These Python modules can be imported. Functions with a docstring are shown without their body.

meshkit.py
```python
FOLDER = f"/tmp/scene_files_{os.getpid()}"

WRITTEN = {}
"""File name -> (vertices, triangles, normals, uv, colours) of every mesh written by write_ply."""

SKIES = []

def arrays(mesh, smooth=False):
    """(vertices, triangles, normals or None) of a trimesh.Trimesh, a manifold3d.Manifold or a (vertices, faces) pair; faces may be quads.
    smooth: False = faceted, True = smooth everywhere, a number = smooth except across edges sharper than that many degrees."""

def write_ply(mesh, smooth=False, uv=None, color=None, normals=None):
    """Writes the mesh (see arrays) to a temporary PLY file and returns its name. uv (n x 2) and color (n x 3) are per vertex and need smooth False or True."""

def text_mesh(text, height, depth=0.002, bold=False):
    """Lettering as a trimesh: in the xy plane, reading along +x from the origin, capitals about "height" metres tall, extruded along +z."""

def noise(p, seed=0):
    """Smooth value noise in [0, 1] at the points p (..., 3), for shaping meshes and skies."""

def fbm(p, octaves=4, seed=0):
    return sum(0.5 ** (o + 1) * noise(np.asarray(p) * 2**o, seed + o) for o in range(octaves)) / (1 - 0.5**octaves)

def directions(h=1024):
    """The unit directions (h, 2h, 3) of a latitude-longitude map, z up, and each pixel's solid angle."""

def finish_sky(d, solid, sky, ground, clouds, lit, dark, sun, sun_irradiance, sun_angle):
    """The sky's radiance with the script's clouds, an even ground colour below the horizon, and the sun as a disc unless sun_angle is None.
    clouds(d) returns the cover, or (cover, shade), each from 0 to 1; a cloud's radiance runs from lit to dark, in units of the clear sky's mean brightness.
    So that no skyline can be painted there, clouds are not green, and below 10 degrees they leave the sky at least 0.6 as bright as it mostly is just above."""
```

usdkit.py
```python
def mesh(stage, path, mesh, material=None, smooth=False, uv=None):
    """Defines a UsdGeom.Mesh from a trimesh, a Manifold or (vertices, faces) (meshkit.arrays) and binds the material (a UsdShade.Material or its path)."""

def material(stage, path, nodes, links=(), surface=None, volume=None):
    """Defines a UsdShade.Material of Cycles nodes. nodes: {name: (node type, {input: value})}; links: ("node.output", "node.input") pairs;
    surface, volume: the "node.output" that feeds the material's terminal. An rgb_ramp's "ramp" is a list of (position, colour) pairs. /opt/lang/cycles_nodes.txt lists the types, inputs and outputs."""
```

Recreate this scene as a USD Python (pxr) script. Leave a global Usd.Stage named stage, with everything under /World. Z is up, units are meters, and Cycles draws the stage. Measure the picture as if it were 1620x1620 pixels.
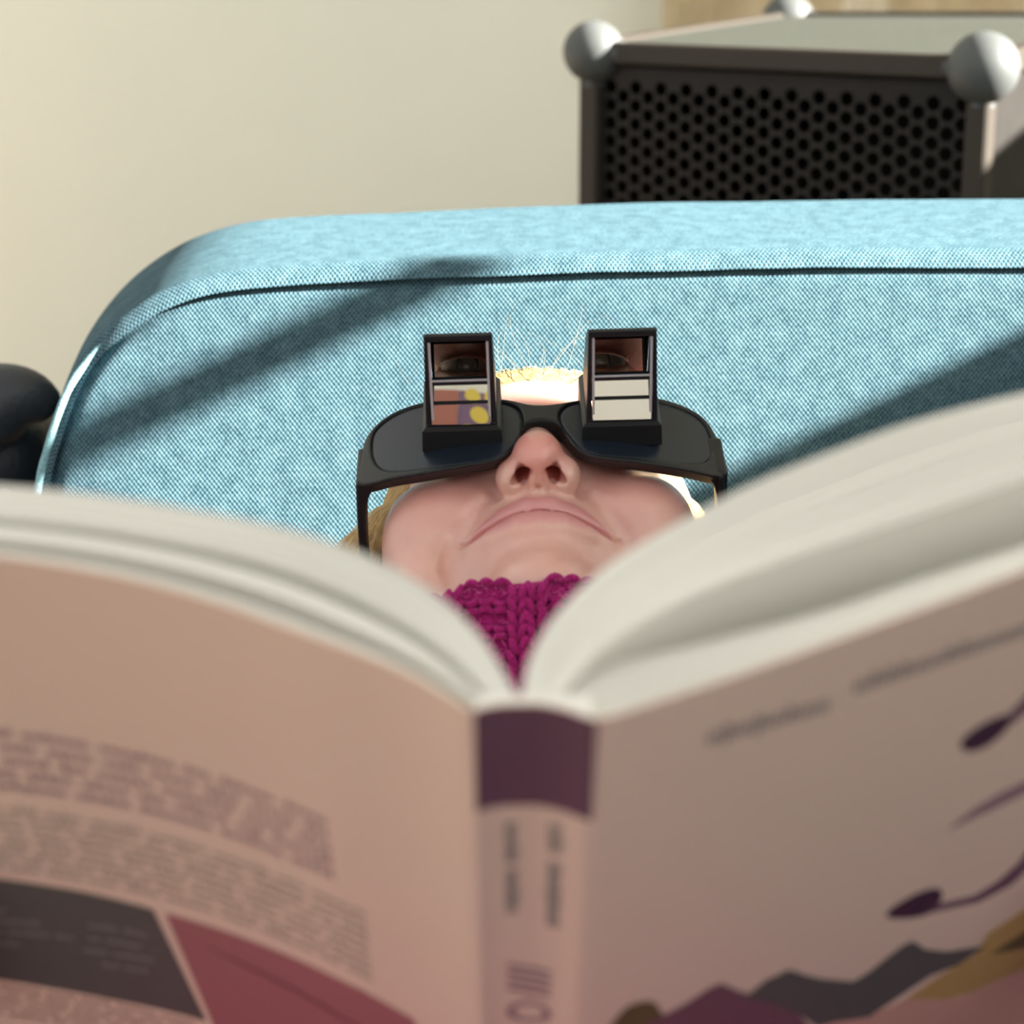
import math, random
import numpy as np, trimesh, usdkit, meshkit
import manifold3d as m3
from shapely.geometry import Polygon, Point, box as sbox
import shapely
from scipy import ndimage
from scipy.interpolate import PchipInterpolator, splprep, splev
from pxr import Usd, UsdGeom, UsdLux, UsdShade, Gf, Sdf, Vt

stage = Usd.Stage.CreateInMemory()
UsdGeom.SetStageUpAxis(stage, 'Z'); UsdGeom.SetStageMetersPerUnit(stage, 1.0)
UsdGeom.Xform.Define(stage, '/World'); UsdGeom.Scope.Define(stage, '/World/Looks')

# ------------------------------------------------------------------ camera, sun, ambient sky, exposure
PITCH = math.radians(15.0)
CAM = np.array([0, 0, .84])
cam = UsdGeom.Camera.Define(stage, '/World/camera')
cam.CreateHorizontalApertureAttr(36.0); cam.CreateVerticalApertureAttr(36.0)
cam.CreateFocalLengthAttr(73.0); cam.CreateFStopAttr(9.0); cam.CreateFocusDistanceAttr(.99)
cam.CreateClippingRangeAttr(Gf.Vec2f(.05, 100)); cam.CreateExposureAttr(0.0)
cam.AddTranslateOp().Set(Gf.Vec3d(*map(float, CAM))); cam.AddRotateXOp().Set(90 - 15.0)
SUN = np.array([1.0, -.17, .454]); SUN /= np.linalg.norm(SUN)
sun = UsdLux.DistantLight.Define(stage, '/World/sun')
sun.CreateIntensityAttr(178000.0); sun.CreateAngleAttr(.53); sun.CreateColorAttr(Gf.Vec3f(1, .95, .86))
_z = SUN; _x = np.cross([0, 0, 1], _z); _x /= np.linalg.norm(_x); _y = np.cross(_z, _x)
_m = Gf.Matrix4d(*[float(a) for r in (_x, _y, _z, (0, 0, 0)) for a in (*r, 0)]); _m[3, 3] = 1
sun.AddTransformOp().Set(_m)
dome = UsdLux.DomeLight.Define(stage, '/World/sky'); dome.CreateIntensityAttr(.34); dome.CreateColorAttr(Gf.Vec3f(1, .99, .955))

fill_light = UsdLux.RectLight.Define(stage, '/World/added_fill_light'); fill_light.CreateWidthAttr(.9); fill_light.CreateHeightAttr(.9); fill_light.CreateIntensityAttr(4.5); fill_light.CreateColorAttr(Gf.Vec3f(1, .955, .90))
fill_light.AddTranslateOp().Set(Gf.Vec3d(1.49, -.62, 1.70)); fill_light.AddRotateYOp().Set(90)          # fill added for gloss on face and lens, set in the unseen second window

# ------------------------------------------------------------------ helpers
used = {}
def numbered(path):
    n = used.get(path, 0); used[path] = n + 1
    return path if n == 0 else f'{path}_{n:03d}'
def tag(p, label=None, cat=None, group=None, kind=None):
    p = p.GetPrim() if hasattr(p, 'GetPrim') else p
    for k, v in (('label', label), ('category', cat), ('group', group), ('kind', kind)):
        if v: p.SetCustomDataByKey(k, v)
    return p
BASE = {}
def thing(name, base, label, cat, group=None):
    path = numbered('/World/' + name)
    x = UsdGeom.Xform.Define(stage, path); x.AddTranslateOp().Set(Gf.Vec3d(*map(float, base)))
    BASE[path] = np.array(base, float); tag(x, label, cat, group)
    return path
def obj(name, mesh, mat, parent=None, smooth=30, uv=None, label=None, col=None):
    """One mesh of the scene, given in world metres; placed under a thing it is made relative to that thing's base."""
    path = numbered((parent or '/World') + '/' + name)
    v, f, _ = meshkit.arrays(mesh)
    top = '/' + '/'.join((parent or '').split('/')[1:3])
    b = BASE.get(top, np.zeros(3))
    m = usdkit.mesh(stage, path, (v - b, f), mat, smooth=(True if (uv is not None or col is not None) else smooth), uv=uv)
    if col is not None:
        UsdGeom.PrimvarsAPI(m).CreatePrimvar('skin', Sdf.ValueTypeNames.Color3fArray, 'vertex').Set(Vt.Vec3fArray.FromNumpy(np.asarray(col, np.float32)))
    if label: tag(m, label)
    return path
def curves(name, lines, widths, mat, parent, label=None):
    path = numbered(parent + '/' + name)
    b = BASE['/' + '/'.join(parent.split('/')[1:3])]
    c = UsdGeom.BasisCurves.Define(stage, path)
    c.CreateTypeAttr('linear'); c.CreatePointsAttr(Vt.Vec3fArray.FromNumpy((np.vstack(lines) - b).astype(np.float32)))
    c.CreateCurveVertexCountsAttr(Vt.IntArray.FromNumpy(np.array([len(l) for l in lines], np.int32)))
    c.CreateWidthsAttr(Vt.FloatArray.FromNumpy(np.concatenate(widths).astype(np.float32))); c.SetWidthsInterpolation('vertex')
    UsdShade.MaterialBindingAPI.Apply(c.GetPrim()).Bind(mat)
    tag(c, label, kind='stuff')
    return path
cat = trimesh.util.concatenate
def tm(v, f): return trimesh.Trimesh(np.asarray(v, float), np.asarray(f, int), process=False)
def box(lo, hi, bev=0.0):
    lo, hi = np.array(lo, float), np.array(hi, float)
    if not bev:
        return trimesh.creation.box(bounds=[lo, hi])
    pts = []
    for s in np.ndindex(2, 2, 2):
        c = np.where(s, hi, lo); d = np.where(s, -bev, bev)
        for k in range(3):
            q = c + d; q[k] = c[k]; pts.append(q)
    return trimesh.convex.convex_hull(np.array(pts))
def xf(mesh, R=np.eye(3), t=(0, 0, 0)):
    """Columns of R: where the mesh's axes go."""
    m = mesh.copy(); m.vertices = m.vertices @ np.asarray(R).T + np.asarray(t); return m
def grid(P, close_u=False, close_v=False):
    """P (n, m, 3) -> a quad grid as triangles."""
    n, m = P.shape[:2]; i = np.arange(n * m).reshape(n, m)
    if close_u: i = np.vstack([i, i[:1]])
    if close_v: i = np.hstack([i, i[:, :1]])
    a, b, c, d = i[:-1, :-1].ravel(), i[1:, :-1].ravel(), i[1:, 1:].ravel(), i[:-1, 1:].ravel()
    return tm(P.reshape(-1, 3), np.vstack([np.stack([a, b, c], 1), np.stack([a, c, d], 1)]))
def tube(path, r, n=6, caps=True):
    path = np.asarray(path, float); r = np.broadcast_to(np.asarray(r, float), (len(path),))
    t = np.gradient(path, axis=0); t /= np.linalg.norm(t, axis=1, keepdims=True) + 1e-12
    up = np.array([0, 0, 1.]) if abs(t[:, 2]).mean() < .8 else np.array([1., 0, 0])
    a = np.cross(t, up); a /= np.linalg.norm(a, axis=1, keepdims=True) + 1e-12; b = np.cross(t, a)
    th = np.arange(n) * 2 * np.pi / n
    P = path[:, None] + r[:, None, None] * (a[:, None] * np.cos(th)[None, :, None] + b[:, None] * np.sin(th)[None, :, None])
    g = grid(P, close_v=True)
    if caps:
        k = len(path); v = np.vstack([g.vertices, path[:1], path[-1:]]); e = np.arange(n)
        f = np.vstack([g.faces, np.stack([e, (e + 1) % n, np.full(n, k * n)], 1), np.stack([(k - 1) * n + (e + 1) % n, (k - 1) * n + e, np.full(n, k * n + 1)], 1)])
        g = tm(v, f)
    return g
def ext(poly, d, hmax=None):
    ps = getattr(poly, 'geoms', [poly])
    return cat([trimesh.creation.extrude_polygon(p, d, engine='earcut') for p in ps if p.area > 1e-12])

# signed distances (all vectorised over points p (n, 3))
def L(v): return np.sqrt(np.einsum('...i,...i->...', v, v))
def ell(p, c, r):
    q = p - np.asarray(c, np.float32); r = np.asarray(r, np.float32)
    k0, k1 = L(q / r), L(q / (r * r)); return k0 * (k0 - 1) / np.maximum(k1, 1e-9)
def cap(p, a, b, ra, rb=None):
    rb = ra if rb is None else rb
    a, b = np.asarray(a, np.float32), np.asarray(b, np.float32); d = b - a
    t = np.clip(((p - a) @ d) / max(float(d @ d), 1e-12), 0, 1)
    return L(p - a - t[:, None] * d) - (ra + (rb - ra) * t)
def chain(p, pts, rs):
    d = None
    for i in range(len(pts) - 1):
        e = cap(p, pts[i], pts[i + 1], rs[i], rs[i + 1]); d = e if d is None else np.minimum(d, e)
    return d
def smin(a, b, k):
    h = np.maximum(k - np.abs(a - b), 0) / k; return np.minimum(a, b) - h * h * k * .25
def smax(a, b, k): return -smin(-a, -b, k)
def nets(f, lo, hi, h, newton=1):
    """Surface nets of f < 0 in the box lo..hi at step h: coarse pass first, fine values only near the surface."""
    lo, hi = np.array(lo, float), np.array(hi, float); n = np.ceil((hi - lo) / h / 4).astype(int) * 4 + 1
    nc = (n - 1) // 4 + 1
    def pts(idx, step): return (lo + idx * step).astype(np.float32)
    gc = np.stack(np.meshgrid(*[np.arange(k) for k in nc], indexing='ij'), -1).reshape(-1, 3)
    vc = np.concatenate([f(pts(g, 4 * h)) for g in np.array_split(gc, max(1, len(gc) // 200000))]).reshape(nc)
    near = np.abs(vc) < 4 * h * 2.2
    cellnear = np.zeros(nc - 1, bool)
    for s in np.ndindex(2, 2, 2):
        cellnear |= near[s[0]:nc[0] - 1 + s[0], s[1]:nc[1] - 1 + s[1], s[2]:nc[2] - 1 + s[2]]
    val = np.repeat(np.repeat(np.repeat(vc[:-1, :-1, :-1], 4, 0), 4, 1), 4, 2)
    val = np.pad(val, ((0, 1),) * 3, mode='edge').astype(np.float32)
    fine = np.zeros(n, bool); ex = np.repeat(np.repeat(np.repeat(cellnear, 4, 0), 4, 1), 4, 2)
    for s in np.ndindex(2, 2, 2):
        fine[s[0]:n[0] - 1 + s[0], s[1]:n[1] - 1 + s[1], s[2]:n[2] - 1 + s[2]] |= ex
    idx = np.argwhere(fine)
    val[fine] = np.concatenate([f(pts(g, h)) for g in np.array_split(idx, max(1, len(idx) // 200000))])
    for ax in range(3):
        sl = [slice(None)] * 3
        for e in (0, -1): sl[ax] = e; val[tuple(sl)] = np.maximum(val[tuple(sl)], .01 * h)
    ins = val < 0; m = n - 1
    acc = np.zeros((*m, 3), np.float32); cnt = np.zeros(m, np.float32)
    for ax in range(3):
        o1, o2 = [k for k in range(3) if k != ax]
        for a, b in np.ndindex(2, 2):
            sl = [None] * 3; sl[o1] = slice(a, a + m[o1]); sl[o2] = slice(b, b + m[o2])
            s0, s1 = list(sl), list(sl); s0[ax] = slice(0, m[ax]); s1[ax] = slice(1, m[ax] + 1)
            v0, v1 = val[tuple(s0)], val[tuple(s1)]; cr = ins[tuple(s0)] != ins[tuple(s1)]
            t = np.where(cr, v0 / np.where(cr, v0 - v1, 1), 0)
            acc[..., ax] += np.where(cr, t, 0); acc[..., o1] += np.where(cr, a, 0); acc[..., o2] += np.where(cr, b, 0); cnt += cr
    act = cnt > 0; vid = np.full(m, -1); vid[act] = np.arange(act.sum())
    V = lo + (np.argwhere(act) + acc[act] / cnt[act][:, None]) * h
    F = []
    for ax in range(3):
        o1, o2 = [(1, 2), (2, 0), (0, 1)][ax]
        s0 = [slice(1, m[k]) for k in range(3)]; s0[ax] = slice(0, m[ax]); s1 = list(s0); s1[ax] = slice(1, m[ax] + 1)
        a, b = ins[tuple(s0)], ins[tuple(s1)]; e = np.argwhere(a != b); off = np.array([1, 1, 1]); off[ax] = 0; e = e + off
        sgn = a[a != b]
        def vv(d1, d2):
            q = e.copy(); q[:, o1] -= d1; q[:, o2] -= d2; return vid[tuple(q.T)]
        q = np.stack([vv(0, 0), vv(1, 0), vv(1, 1), vv(0, 1)], 1)
        q = np.where(sgn[:, None], q, q[:, ::-1]); F += [q[:, [0, 1, 2]], q[:, [0, 2, 3]]]
    F = np.vstack(F)
    for _ in range(newton):
        p = V.astype(np.float32); e = np.float32(h * .35)
        k4 = np.array([(1, 1, 1), (1, -1, -1), (-1, 1, -1), (-1, -1, 1)], np.float32); fs = [f(p + k * e) for k in k4]
        fv = sum(fs) / 4; g = sum(a[:, None] * k for a, k in zip(fs, k4)) / (4 * e)
        st = fv[:, None] * g / np.maximum((g * g).sum(1, keepdims=True), .05)
        ln = L(st); st *= np.minimum(1, .5 * h / np.maximum(ln, 1e-12))[:, None]
        V = V - st
    return tm(V, F)

# ------------------------------------------------------------------ materials
def M(name, nodes, links, surface='p.BSDF'): return usdkit.material(stage, '/World/Looks/' + name, nodes, links, surface=surface)
def plain(name, c, rough=.6, spec=.5, metal=0.0, noise=None, bump=None, **kw):
    nodes = {'p': ('principled_bsdf', dict(base_color=c, roughness=rough, specular_ior_level=spec, metallic=metal, **kw))}; links = []
    if noise or bump: nodes['t'] = ('texture_coordinate', {})
    if noise:
        sc, amt = noise; d = tuple(x * (1 - amt) for x in c); u = tuple(min(1, x * (1 + amt)) for x in c)
        nodes['n'] = ('noise_texture', dict(scale=sc, detail=4.0)); nodes['r'] = ('rgb_ramp', dict(ramp=[(.3, d), (.7, u)]))
        links += [('t.object', 'n.vector'), ('n.fac', 'r.fac'), ('r.color', 'p.base_color')]
    if bump:
        sc, dist = bump
        nodes['bn'] = ('noise_texture', dict(scale=sc, detail=3.0)); nodes['b'] = ('bump', dict(distance=dist, strength=1.0))
        links += [('t.object', 'bn.vector'), ('bn.fac', 'b.height'), ('b.normal', 'p.normal')]
    return M(name, nodes, links)

def weave(name, dark, light, p=.0026, dist=.0008):
    k = 2 * math.pi / p
    nodes = {'uv': ('uvmap', dict(attribute='st')), 'nz': ('noise_texture', dict(scale=160.0, detail=2.0)), 'add': ('vector_math', dict(math_type='scale', scale=.00025)),
             'w': ('vector_math', dict(math_type='add')), 's': ('separate_xyz', {}),
             'mu': ('math', dict(math_type='multiply', value2=k)), 'mv': ('math', dict(math_type='multiply', value2=k * .8)),
             'cu': ('math', dict(math_type='cosine')), 'cv': ('math', dict(math_type='cosine')), 'h': ('math', dict(math_type='multiply')),
             'fine': ('noise_texture', dict(scale=520.0, detail=3.0, roughness=.7)), 'hm': ('math', dict(math_type='multiply_add', value2=.9)),
             'big': ('noise_texture', dict(scale=90.0, detail=3.0, roughness=.6)), 'f1': ('math', dict(math_type='multiply_add', value2=.34)),
             'f2': ('math', dict(math_type='multiply_add', value2=1.0)), 'f3': ('math', dict(math_type='multiply_add', value2=.6, value3=-.40)),
             'r': ('rgb_ramp', dict(ramp=[(.0, dark), (1.0, light)])), 'b': ('bump', dict(distance=dist, strength=1.0)),
             'p': ('principled_bsdf', dict(roughness=.8, specular_ior_level=.12))}
    links = [('uv.UV', 'nz.vector'), ('nz.color', 'add.vector1'), ('add.vector', 'w.vector1'), ('uv.UV', 'w.vector2'), ('w.vector', 's.vector'), ('s.x', 'mu.value1'), ('s.y', 'mv.value1'),
             ('mu.value', 'cu.value1'), ('mv.value', 'cv.value1'), ('cu.value', 'h.value1'), ('cv.value', 'h.value2'), ('uv.UV', 'fine.vector'), ('uv.UV', 'big.vector'),
             ('fine.fac', 'hm.value1'), ('h.value', 'hm.value3'), ('hm.value', 'b.height'), ('b.normal', 'p.normal'),
             ('big.fac', 'f3.value1'), ('fine.fac', 'f2.value1'), ('f3.value', 'f2.value3'), ('h.value', 'f1.value1'), ('f2.value', 'f1.value3'), ('f1.value', 'r.fac'), ('r.color', 'p.base_color')]
    return M(name, nodes, links)
FABRIC = weave('blue_weave', (.004, .034, .054), (.178, .315, .378))
PIPING = plain('blue_piping', (.19, .36, .41), .8, .3, noise=(900, .35), bump=(700, .0006))
WALL = plain('cream_wall', (.86, .89, .795), .85, .2, noise=(3, .015), bump=(90, .0006))
FLOOR = plain('oak_floor', (.42, .29, .18), .5, noise=(14, .2))
WOOD = plain('dark_wood_foot', (.16, .10, .06), .45, noise=(20, .25))
WHITEPAINT = plain('white_paint', (.82, .82, .80), .4)
PANE = M('window_pane', {'t': ('transparent_bsdf', {}), 'g': ('glossy_bsdf', dict(roughness=.02, color=(1, 1, 1))), 'f': ('fresnel', dict(IOR=1.25)), 'm': ('mix_closure', {})},
         [('f.fac', 'm.fac'), ('t.BSDF', 'm.closure1'), ('g.BSDF', 'm.closure2')], 'm.closure')
CURTAIN = plain('beige_curtain', (.60, .50, .33), .9, .1, noise=(120, .08))
CURTAIN_L = plain('cream_curtain', (.78, .70, .55), .9, .1, noise=(120, .05))
CRATE = plain('crate_panel', (.016, .0135, .012), .55, .25, noise=(50, .15))
CRATE_T = plain('crate_top', (.042, .046, .038), .7, .3, noise=(220, .25))
CRATE_F = plain('crate_frame', (.042, .035, .028), .55, .25)
BALL = plain('crate_ball', (.085, .092, .092), .5, .3, noise=(60, .05))
BAG = plain('black_leather', (.022, .026, .034), .45, .5, bump=(220, .0008))
STUD = plain('bright_metal', (.75, .76, .80), .25, .5, 1.0)
BLACK = plain('black_plastic', (.009, .010, .012), .45, .3, bump=(2500, .00004))
LENSP = plain('matt_black_lens', (.008, .013, .023), .38, .32, bump=(2200, .00003))
EDGE = plain('grey_mirror_edge', (.42, .41, .44), .35, .5)
MIRROR = M('mirror', {'p': ('glossy_bsdf', dict(color=(.90, .90, .88), roughness=.0))}, [])
PAGE = plain('book_paper', (.80, .785, .73), .8, .2)
COVER = plain('cream_cover', (.77, .585, .475), .42, .45)
INK = {k: plain('ink_' + k, c, .5, .4) for k, c in dict(purple=(.135, .070, .100), mauve=(.30, .185, .215), grey=(.20, .19, .19), sage=(.42, .375, .30), slate=(.100, .095, .088), rose=(.36, .135, .145),
        faint=(.26, .245, .23), roseline=(.22, .07, .085), tan=(.52, .40, .31), tanline=(.34, .22, .17), ochre=(.48, .31, .11), olive=(.13, .10, .04), salmon=(.62, .35, .28), plum=(.18, .085, .110),
        dark=(.06, .025, .05), yellow=(.75, .58, .10), brick=(.40, .15, .12), violet=(.20, .12, .22), wine=(.16, .08, .12)).items()}
IRIS = plain('iris', (.075, .065, .04), .2); PUPIL = plain('pupil', (.004, .004, .004), .15); SCLERA = plain('sclera', (.58, .52, .47), .2)
TROUSER = plain('dark_denim', (.05, .06, .10), .85, .2, noise=(300, .2)); SOCK = plain('grey_sock', (.30, .30, .31), .9, .1)
SKIN = M('skin', {'a': ('attribute', dict(attribute='skin')), 't': ('texture_coordinate', {}), 'n': ('noise_texture', dict(scale=60.0, detail=5.0)), 'r': ('rgb_ramp', dict(ramp=[(.3, (.93, .88, .88)), (.7, (1, 1, 1))])),
                  'mx': ('mix', dict(mix_type='multiply', fac=1.0)), 'bn': ('noise_texture', dict(scale=1400.0, detail=2.0)), 'b': ('bump', dict(distance=.00018, strength=1.0)),
                  'p': ('principled_bsdf', dict(roughness=.31, specular_ior_level=.8, subsurface_weight=.25, subsurface_radius=(1, .35, .2), subsurface_scale=.004))},
         [('t.object', 'n.vector'), ('n.fac', 'r.fac'), ('a.color', 'mx.color1'), ('r.color', 'mx.color2'), ('mx.color', 'p.base_color'), ('t.object', 'bn.vector'), ('bn.fac', 'b.height'), ('b.normal', 'p.normal')])
def hairmat(name, a, b):
    return M(name, {'h': ('hair_info', {}), 'r': ('rgb_ramp', dict(ramp=[(0, a), (1, b)])), 'w': ('white_noise_texture', dict(dimensions='1D')), 'p': ('principled_bsdf', dict(roughness=.4, specular_ior_level=.6)),
                    'tl': ('translucent_bsdf', {}), 'm': ('mix_closure', dict(fac=.3))},
             [('h.index', 'w.w'), ('w.value', 'r.fac'), ('r.color', 'p.base_color'), ('r.color', 'tl.color'), ('p.BSDF', 'm.closure1'), ('tl.BSDF', 'm.closure2')], 'm.closure')
HAIR = hairmat('blonde_strand', (.42, .28, .11), (.78, .62, .34)); HAIRB = plain('blonde_mass', (.36, .24, .10), .6, .4, noise=(300, .4))
LASH = plain('lash', (.02, .012, .008), .5)
WOOL = M('magenta_wool', {'t': ('texture_coordinate', {}), 'n': ('noise_texture', dict(scale=900.0, detail=4.0, roughness=.7)), 'r': ('rgb_ramp', dict(ramp=[(.3, (.14, .003, .055)), (.75, (.55, .020, .235))])),
                          'b': ('bump', dict(distance=.0006, strength=1.0)), 'p': ('principled_bsdf', dict(roughness=.85, specular_ior_level=.2, sheen_weight=.25, sheen_tint=(.9, .3, .6)))},
         [('t.object', 'n.vector'), ('n.fac', 'r.fac'), ('r.color', 'p.base_color'), ('n.fac', 'b.height'), ('b.normal', 'p.normal')])
FUZZ = plain('wool_fuzz', (.80, .16, .45), .8, .2)

# ------------------------------------------------------------------ the room
def struct(name, mesh, mat, label=None, smooth=False):
    p = obj(name, mesh, mat, smooth=smooth); tag(stage.GetPrimAtPath(p), label, kind='structure'); return p
struct('floor', box((-2.6, -2.2, -.05), (1.62, 3.05, 0)), FLOOR, 'wooden floor under the sofa')
struct('wall_back', box((-2.6, 3.0, 0), (1.62, 3.12, 2.6)), WALL, 'plain cream wall behind the sofa and the storage cube')
struct('shade_ceiling', box((-.4, .2, 2.6), (1.62, 3.12, 2.7)), WALL, 'unseen partial slab overhead, added to shade the right of the wall and the sofa')  # partial slab overhead, added and trimmed to shade the wall towards the right
WX, WY0, WY1, WZ0, WZ1 = 1.5, .667, 2.50, 1.17, 2.25
struct('wall_right', cat([box((WX, -2.2, 0), (WX + .12, -1.09, 2.6)), box((WX, -.15, 0), (WX + .12, WY0, 2.6)), box((WX, -1.09, 0), (WX + .12, -.15, 1.23)), box((WX, -1.09, 2.17), (WX + .12, -.15, 2.6)), box((WX, WY1, 0), (WX + .12, 3.0, 2.6)), box((WX, WY0, 0), (WX + .12, WY1, WZ0)), box((WX, WY0, WZ1), (WX + .12, WY1, 2.6))]), WALL, 'cream wall with the window to the right of the sofa')
wn = UsdGeom.Xform.Define(stage, '/World/window_1'); tag(wn, 'white window with an added bar to cast the streak on the sofa arm in the right wall', kind='structure'); BASE['/World/window_1'] = np.zeros(3)
wp = '/World/window_1'
obj('window_sill', box((WX - .01, WY0, WZ0 - .02), (WX + .13, WY1, WZ0 + .012), .004), WHITEPAINT, wp)
obj('window_frame', cat([box((WX + .03, WY1 - .04, WZ0), (WX + .09, WY1, WZ1)), box((WX + .03, WY0, WZ1 - .04), (WX + .09, WY1, WZ1))]), WHITEPAINT, wp)
obj('streak_bar', box((WX, WY0, 1.358), (WX + .020, .926, 1.381), .003), WHITEPAINT, wp)  # unseen bar, invented and cut short to cast the streak on the arm panel
obj('pane', box((WX + .058, WY0, WZ0 + .012), (WX + .062, WY1 - .04, WZ1 - .04)), PANE, wp)

wn2 = UsdGeom.Xform.Define(stage, '/World/added_window_2'); tag(wn2, 'added white window frame around the fill light in the right wall', kind='structure'); BASE['/World/added_window_2'] = np.zeros(3)  # unseen frame added to hold the fill light
for lo, hi in (((-1.09, 1.23), (-.15, 1.26)), ((-1.09, 2.14), (-.15, 2.17)), ((-1.09, 1.26), (-1.06, 2.14)), ((-.18, 1.26), (-.15, 2.14))): obj('window_frame', box((WX + .0, lo[0], lo[1]), (WX + .09, hi[0], hi[1]), .003), WHITEPAINT, '/World/added_window_2')

# ------------------------------------------------------------------ the sofa: end arm with piping, seat, backrest on the right
sofa = thing('sofa', (.1, .3, 0), 'light blue woven fabric sofa with rounded piped arm behind the reclining person', 'sofa')
TLT = math.radians(18); PX = np.array([1., 0, 0]); PS = np.array([0, math.sin(TLT), math.cos(TLT)]); PN = np.array([0, -math.cos(TLT), math.sin(TLT)])
P0 = np.array([0, 1.13, .52])
def panel_pt(x, s, n=0.0): return P0 + PX * x + PS * s + PN * n
def s_of_z(z): return (z - .52) / math.cos(TLT)
seam = np.array([(-.272, .30), (-.2705, .45), (-.2675, .545), (-.2585, .580), (-.2480, .608), (-.2335, .6255), (-.2060, .6450), (-.1740, .6570), (-.1350, .6615), (-.0972, .6632), (-.0396, .6655), (.0684, .6695), (.2916, .6723), (.45, .6725), (.62, .6725)])
sp_t = np.r_[0, np.cumsum(np.hypot(*np.diff(seam, axis=0).T))]
NU = 420
uu = np.linspace(0, sp_t[-1], NU)
SX, SZ = PchipInterpolator(sp_t, seam[:, 0])(uu), PchipInterpolator(sp_t, seam[:, 1])(uu)
SX, SZ = ndimage.gaussian_filter1d(SX, 4, mode='nearest'), ndimage.gaussian_filter1d(SZ, 4, mode='nearest')
SS = s_of_z(SZ)
tx, ts = np.gradient(SX), np.gradient(SS); ln = np.hypot(tx, ts); ox, os_ = -ts / ln, tx / ln       # outward in the panel plane (left, then up)
# front panel: rows shrink from the seam towards a centre line; pillowed
def lip(i): t = np.clip((os_[i] - .35) / .45, 0, 1); return t * t * (3 - 2 * t)
nx, ny = 300, 150
X = np.linspace(-.272, .62, nx)
top_s = np.interp(X, np.r_[SX[np.argsort(SX)]], np.r_[SS[np.argsort(SX)]])
order = np.argsort(SX); 
T = np.linspace(0, 1, ny)
s_bot = s_of_z(.28)
loop = Polygon(np.vstack([np.stack([SX, SS], 1), [(.62, s_bot), (-.272, s_bot)]])); ring = shapely.LineString(np.stack([SX, SS], 1))
G = np.zeros((nx, ny, 3)); UV = np.zeros((nx, ny, 2))
for i in range(nx):
    G[i, :, 0] = X[i]; G[i, :, 1] = s_bot + (top_s[i] - s_bot) * T
pts2 = G[..., :2].reshape(-1, 2)
dd = shapely.distance(shapely.points(pts2), ring)
nn = -.006 * np.exp(-(dd / .006) ** 2) - .006 * np.exp(-np.maximum(pts2[:, 0] + .268, 0) / .03) + .0015 * (meshkit.fbm(np.c_[pts2 * 14, np.zeros(len(pts2))], 3, 3) - .5)
P3 = P0 + pts2[:, :1] * PX + pts2[:, 1:] * PS + nn[:, None] * PN
obj('arm_panel', grid(P3.reshape(nx, ny, 3)), FABRIC, sofa, uv=pts2)
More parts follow.
